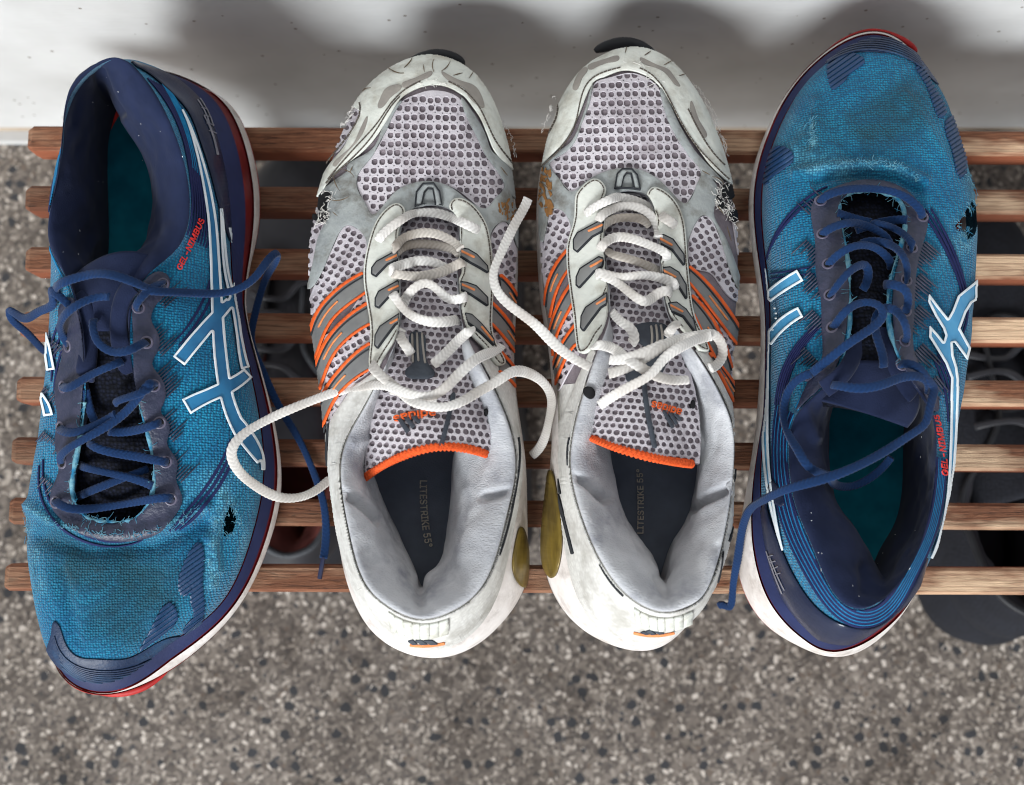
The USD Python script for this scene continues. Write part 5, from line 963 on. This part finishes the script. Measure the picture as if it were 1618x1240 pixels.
BR = dict(key='br', hatch=-35, seed=12, ctl=BR_F,
  films=[pl(c4, p) for p in ([(468,190),(480,300),(505,300),(570,230),(620,185),(560,150),(500,150)], [(860,190),(900,260),(940,330),(970,390),(965,430),(945,425),(915,350),(880,270),(845,200)], [(975,450),(1010,420),(1050,520),(1060,620),(1050,690),(1030,680),(1010,600),(985,520)], [(180,690),(240,560),(310,590),(290,640),(230,680),(190,720)])],
  bumper=pl(c4, [(400,210),(470,120),(560,75),(650,60),(760,75),(850,130),(910,210),(950,290),(900,250),(850,190),(760,155),(640,145),(540,155),(470,190),(440,200)]),
  bumper_lines=([(1302,92),(1340,66),(1385,60),(1420,68),(1450,88)], [(1310,100),(1345,84),(1380,80),(1420,88),(1455,108)]), nb=7,
  counter=[(1216,790),(1230,850),(1254,905),(1288,955),(1330,984),(1375,990),(1410,968),(1440,925),(1462,880),(1440,950),(1400,1000),(1340,1015),(1280,1000),(1235,950),(1208,880),(1202,820),(1212,790),(1225,760),(1240,800)],
  stripes=[([(1258,655),(1247,710),(1254,770),(1270,830),(1298,890),(1335,945),(1365,962),(1395,950),(1430,900),(1460,840),(1476,770),(1479,705)], [(1228,640),(1222,710),(1228,790),(1246,850),(1278,914),(1322,972),(1368,990),(1412,968),(1444,915),(1474,850),(1490,780),(1494,705)], 9, 2.8),
    ([(1452,330),(1480,370),(1505,420),(1520,470)], [(1470,330),(1496,376),(1516,425),(1528,470)], 3, 3.6), ([(1480,560),(1500,600),(1506,660)], [(1470,560),(1490,610),(1497,670)], 3, 2.6), ([(1240,640),(1250,590),(1270,550),(1300,515)], [(1226,640),(1236,590),(1256,550),(1290,512)], 5, 2.2), ([(1215,400),(1240,350),(1280,310),(1310,295)], [(1212,410),(1236,362),(1276,322),(1306,306)], 2, 3.4), ([(1218,432),(1250,428),(1290,420)], [(1218,440),(1250,436),(1290,432)], 2, 2.6), ([(1528,480),(1524,515),(1512,540)], [(1520,480),(1514,510),(1502,530)], 3, 2.4)],
  bright=[([(1256,656),(1245,711),(1252,771),(1268,832),(1296,892),(1333,948),(1365,965),(1397,953),(1432,903),(1462,842),(1478,771),(1481,705)], [(1231,642),(1225,711),(1231,789),(1249,849),(1281,911),(1324,969),(1368,986),(1409,965),(1441,912),(1471,848),(1487,778),(1491,705)], 5, 1.2), ([(1262,650),(1290,610),(1325,580)], [(1258,645),(1284,606),(1320,574)], 2, 1.8)],
  eyestay=[[(1262,655),(1282,600),(1300,570),(1300,520),(1298,475),(1290,430),(1288,380),(1282,330),(1300,306),(1340,290),(1374,286),(1415,294),(1448,318),(1464,350),(1452,400),(1444,450),(1442,500),(1440,545),(1452,580),(1476,620),(1478,650),(1460,640),(1420,580),(1410,520),(1412,440),(1430,370),(1424,325),(1374,300),(1330,320),(1330,372),(1342,440),(1338,520),(1318,590),(1280,640)]],
  fringe=[(1296,330,-26,.75+math.pi*0), (1292,390,-30,-.75), (1298,440,-26,-.75), (1302,500,-30,-.75), (1290,560,-30,-.75), (1452,400,24,.7), (1444,450,24,.7), (1442,500,22,.7), (1446,560,28,.8), (1466,610,22,.9)],
  logo=[[([(1204,402),(1212,450),(1214,540),(1213,640),(1214,720),(1224,800),(1240,868)], 6, 1, [8,9,9,9,7]), ([(1216,470),(1240,452),(1266,436)], 16, 19, [18]), ([(1216,540),(1240,512),(1267,494)], 16, 17, [18])],
        [Polygon(pl(c5, [(1010,208),(1050,262),(1100,325),(1122,285),(1150,212),(1205,165),(1290,88),(1270,206),(1212,244),(1184,292),(1155,370),(1178,412),(1206,464),(1192,520),(1160,476),(1132,438),(1118,440),(1122,500),(1140,560),(1148,620),(1142,720),(1112,720),(1116,610),(1088,540),(1048,475),(1010,412),(1012,362),(1045,398),(1078,440),(1088,405),(1078,372),(1040,310),(1006,240)])).buffer(0), ([(1505,610),(1504,650),(1501,720),(1493,800),(1468,880)], 11, 2, [10,8,6])]], logo_mat='logo_blue_pale', dots=[(1227,487),(1229,495),(1229,503),(1227,512),(1224,521),(1213,494),(1215,503),(1217,512),(1220,520)],
  word=([(1494,752),(1489,700),(1479,655)], 1), word_h=9, silver=[[(1222,880),(1232,905),(1244,930)], [(1216,870),(1228,905),(1240,935)], [(1219,878),(1226,876)], [(1223,887),(1230,885)], [(1227,897),(1234,894)], [(1231,906),(1238,904)]],
  throat=(6.4, 17.6), fray=[[(1270,270),(1330,260),(1400,259),(1450,282)], [(1526,275),(1536,305),(1532,335)], [(1284,190),(1287,228)], [(1518,375),(1528,395)]],
  eyelets=[(1296,319),(1300,371),(1309,418),(1312,467),(1316,518),(1280,594),(1456,344),(1439,393),(1430,444),(1429,492),(1427,540),(1422,577),(1463,619)],
  binding=[[(1300,615,2),(1330,590,3),(1346,560,2),(1350,530,1)], [(1440,625,2),(1418,595,3),(1404,560,2),(1398,520,1)]],
  tongue_mark=('text', [(1424,640),(1380,622),(1330,600)], 15), pad=(.70, 1.0), lint=[(1300,820),(1430,860),(1380,920),(1270,700),(1460,720),(1330,880),(1250,900),(1430,870)])
blue_shoe(br, BR)
for S, L_ in ((bl, [(128,1083,11),(150,1090,11),(180,1094,11),(212,1090,11),(240,1078,11),(264,1060,11)]), (br, [(1276,116,13),(1312,80,13),(1343,61,14),(1376,52,14),(1409,57,14),(1436,69,13),(1448,82,13)])):
    q = np.array([at(*p) for p in L_]); q = CubicSpline(np.arange(len(q)), q, axis=0)(np.linspace(0, len(q) - 1, 50))
    S.part('toe_lip', tube3(q, .0022 * np.sin(np.linspace(.1, np.pi - .1, 50)) ** .6, 12), M['sole_red'])
BWL, BTL = .0020, .0011
def blace(S, pts, **k): return lace(S, 'lace', pts, BWL, BTL, M['lace_blue'], **k)
for i, p in enumerate([
  [(90,793,0),(96,794,4),(117,803,6),(160,803,6),(213,795,6),(262,787,5),(271,788,0)],
  [(122,786,1),(153,774,4),(199,756,4),(236,741,2)], [(128,735,1),(170,746,6),(213,756,5),(243,768,2)],
  [(98,732,0),(103,722,5),(124,707,8),(170,684,11),(213,650,9),(240,612,6),(244,606,0)],
  [(264,730,0),(256,729,5),(220,722,7),(177,714,8),(149,700,6)],
  [(97,678,0),(103,680,5),(124,685,7),(160,676,9),(192,657,8)], [(252,668,0),(248,673,5),(220,682,7),(180,683,6)],
  [(102,610,0),(107,613,5),(121,614,7),(149,600,9),(178,584,7),(196,572,3)], [(139,616,3),(149,650,5),(160,672,6)], [(243,607,2),(227,625,7),(199,636,9),(190,640,6)],
  [(231,541,0),(228,547,5),(215,557,8),(192,561,10),(167,546,9),(156,520,7),(153,508,3)], [(110,545,0),(104,524,6),(124,497,10),(153,483,12),(185,476,10)],
  [(92,466,0),(96,462,5),(112,453,9),(149,446,13),(185,443,13),(220,452,10),(243,460,7),(256,452,2)],
  [(257,447,1),(254,455,6),(238,470,8),(222,484,5),(218,487,0)],
  [(114,487,0),(108,478,5),(92,466,8),(84,476,'a',76),(62,492,'a',66),(36,502,'a',56),(15,491,'a',50),(18,503,'a',46),(36,520,'a',38),(56,540,'a',28),(72,556,'a',20)],
  [(234,462,7),(262,467,9),(302,468,8),(348,463,'a',66),(383,453,'a',62),(408,432,'a',58),(426,408,'a',54),(438,400,'a',48),(436,412,'a',40),(420,440,'a',26),(402,500,'a',14),(398,540,'a',8),(412,580,'a',5),(440,640,'a',4),(470,690,'a',3),(497,750,'a',3),(512,800,'a',4),(515,850,'a',3),(511,882,'a',4)]]): blace(bl, p, seed=60 + i, twist=.25)
bl.part('lace_tip', tube3(np.array([at(511, 880, 4), at(508, 896, 4), at(505, 914, 3)]), .0012, 8), M['aglet'])
for i, p in enumerate([
  [(1296,320,0),(1302,314,5),(1329,306,6),(1372,304,6),(1416,313,6),(1446,334,5),(1456,344,0)],
  [(1300,371,0),(1306,366,5),(1329,360,8),(1360,364,8),(1385,376,8),(1400,390,5)], [(1439,394,0),(1434,388,5),(1416,375,8),(1390,363,8),(1370,360,6)], [(1322,338,2),(1350,350,4),(1372,355,4)], [(1430,350,3),(1395,353,4),(1350,366,3)],
  [(1309,418,0),(1314,411,5),(1336,398,9),(1372,400,10),(1396,415,7),(1404,425,3)], [(1430,445,0),(1428,438,5),(1417,414,9),(1392,394,10),(1370,389,9),(1355,390,6)],
  [(1312,467,0),(1314,460,5),(1332,437,9),(1355,428,11),(1362,436,9),(1359,460,4)], [(1429,493,0),(1428,485,5),(1420,466,9),(1404,456,8),(1396,454,4)],
  [(1316,517,0),(1318,511,5),(1330,495,9),(1353,486,12),(1374,492,13),(1380,506,13),(1366,524,12),(1334,546,9),(1301,572,8),(1284,586,6),(1280,594,0)],
  [(1427,540,0),(1427,533,5),(1417,513,9),(1398,496,11),(1382,496,10),(1374,512,8),(1376,535,8),(1384,560,8),(1390,582,5)],
  [(1316,608,'a',90),(1335,611,'a',96),(1362,613,'a',99),(1398,606,'a',98),(1426,596,'a',94),(1446,600,8),(1458,610,6),(1464,620,0)],
  [(1422,577,0),(1426,577,5),(1442,586,8),(1456,604,8),(1466,615,7),(1470,640,'a',90),(1462,668,'a',92),(1440,686,'a',94),(1398,713,'a',96),(1334,745,'a',98),(1285,761,'a',96),(1240,774,'a',88),(1206,790,'a',72),(1184,806,'a',52),(1172,840,'a',34),(1165,885,'a',20),(1158,930,'a',8),(1153,958,'a',2),(1146,957,'a',0),(1136,957,'a',-3)],
  [(1280,592,2),(1272,594,6),(1250,606,8),(1233,640,8),(1236,681,8),(1253,714,9),(1279,738,'a',92),(1308,752,'a',86),(1318,764,'a',74),(1346,768,'a',64),(1379,752,'a',62),(1408,722,'a',66)]]): blace(br, p, seed=90 + i, twist=.25)

# ================================================================== dark shoes standing on the floor under the rack
M['dark_leather'] = mat('dark_leather', lin(40, 40, 45), lin(32, 32, 36), 40, .5, .3, 400, spec=.4)
M['dark_lining'] = mat('dark_lining', lin(44, 40, 42), lin(34, 32, 34), 60, .9, .3, 900)
M['maroon'] = mat('maroon_insole', lin(100, 48, 42), lin(80, 38, 34), 60, .85, .3, 900)
M['grey_edge'] = mat('grey_binding', lin(66, 68, 72), lin(54, 56, 60), 60, .6, .2, 600)
M['black_fabric'] = mat('black_fabric', lin(30, 32, 40), lin(24, 25, 32), 60, .9, .5, 1200, voro=(500, lin(16, 17, 22), .7))
M['black_inner'] = mat('black_inner', lin(36, 34, 40), lin(28, 27, 32), 60, .95)
def floor_shoe(label, src, dx, dy, sc, um, lm, im, em, group=None, lace_m=None, zs=.95):
    F_, O_, B_, I_, L_ = src
    toe = at(*B_[12])
    def conv(p):
        q = at(*p); q = q - [toe[0], toe[1], RACKH]; q = q * sc
        q[2] *= zs; return q + [dx, dy, .0015]
    S = Shoe('walking_shoe', label, F_, O_, I_, B_, .008, .006, group=group, nu=240, nv=30, conv=conv)
    S.x.GetPrim().GetAttribute('xformOp:translate')
    S.part('upper', S.upper.mesh(), M[um]); S.part('collar_lining', S.lining.mesh(), M[lm])
    S.part('collar_binding', tube3(np.vstack([S.O, S.O[:1]]) + UP * .001, .0022, 8), M[em])
    L = S.F - outward(S.F) * .004; L[:, 2] -= .0135
    S.part('insole', fan(L), M[im])
    S.part('midsole', S.side(0, 1, 5, bulge=.003).mesh(), M[um]); S.part('outsole', fan(S.B), M[em])
    T = np.array([[conv(p) for p in r] for r in L_])
    a = CubicSpline(np.arange(6), T, axis=0)(np.linspace(0, 5, 24)); T = Surf(CubicSpline(np.arange(3), a, axis=1)(np.linspace(0, 2, 12)), wrap=False)
    S.part('tongue', thick(T, .003), M[um])
    for k, t0 in enumerate(np.linspace(.12, .62, 5)):
        r = T.G[int(t0 * 23)]; q = r[[0, 3, 6, 8, 11]] + UP * np.array([.009, .008, .006, .008, .009])[:, None]; q[:, 1] += np.array([0, -.004, -.002, .004, .006]) * (1 if k % 2 else -1); e = (r[-1] - r[0]) * .22; q[0] -= e; q[-1] += e
        S.part('lace', lace_mesh(q, .0024, .0012, step=.002), M[lace_m or um])
    return S
SRC = {'l': (W1_F, W1_O, W1_B, W1_I, TONGUE['w1']), 'r': (W2_F, W2_O, W2_B, W2_I, TONGUE['w2'])}
t = at(470, 186, -RACKH * 1000 + 30)
sA = floor_shoe('dark lace-up shoe with maroon insole under the rack beside the left blue shoe', SRC['r'], float(t[0]), float(t[1]) - .010, 1.02, 'dark_leather', 'maroon', 'maroon', 'grey_edge', zs=.66)
sB = floor_shoe('dark lace-up shoe on the floor below the gap between the white shoes', SRC['l'], float(t[0]) + .112, float(t[1]) - .02, 1.0, 'dark_leather', 'maroon', 'maroon', 'grey_edge', zs=.66)
t = at(1532, 300, -RACKH * 1000 + 30)
sC = floor_shoe('black shoe under the right end of the rack with its heel past the front slat', SRC['l'], float(t[0]), float(t[1]) - .002, 1.0, 'black_fabric', 'black_inner', 'black_inner', 'black_rubber', lace_m='dark_leather')
q = np.array([at(1540, 940, -140), at(1570, 950, -138), at(1602, 952, -140), at(1606, 944, -142), at(1575, 938, -146)])
sC.part('pull_tab', lace_mesh(q, .006, .002, braid=0), M['black_rubber'])
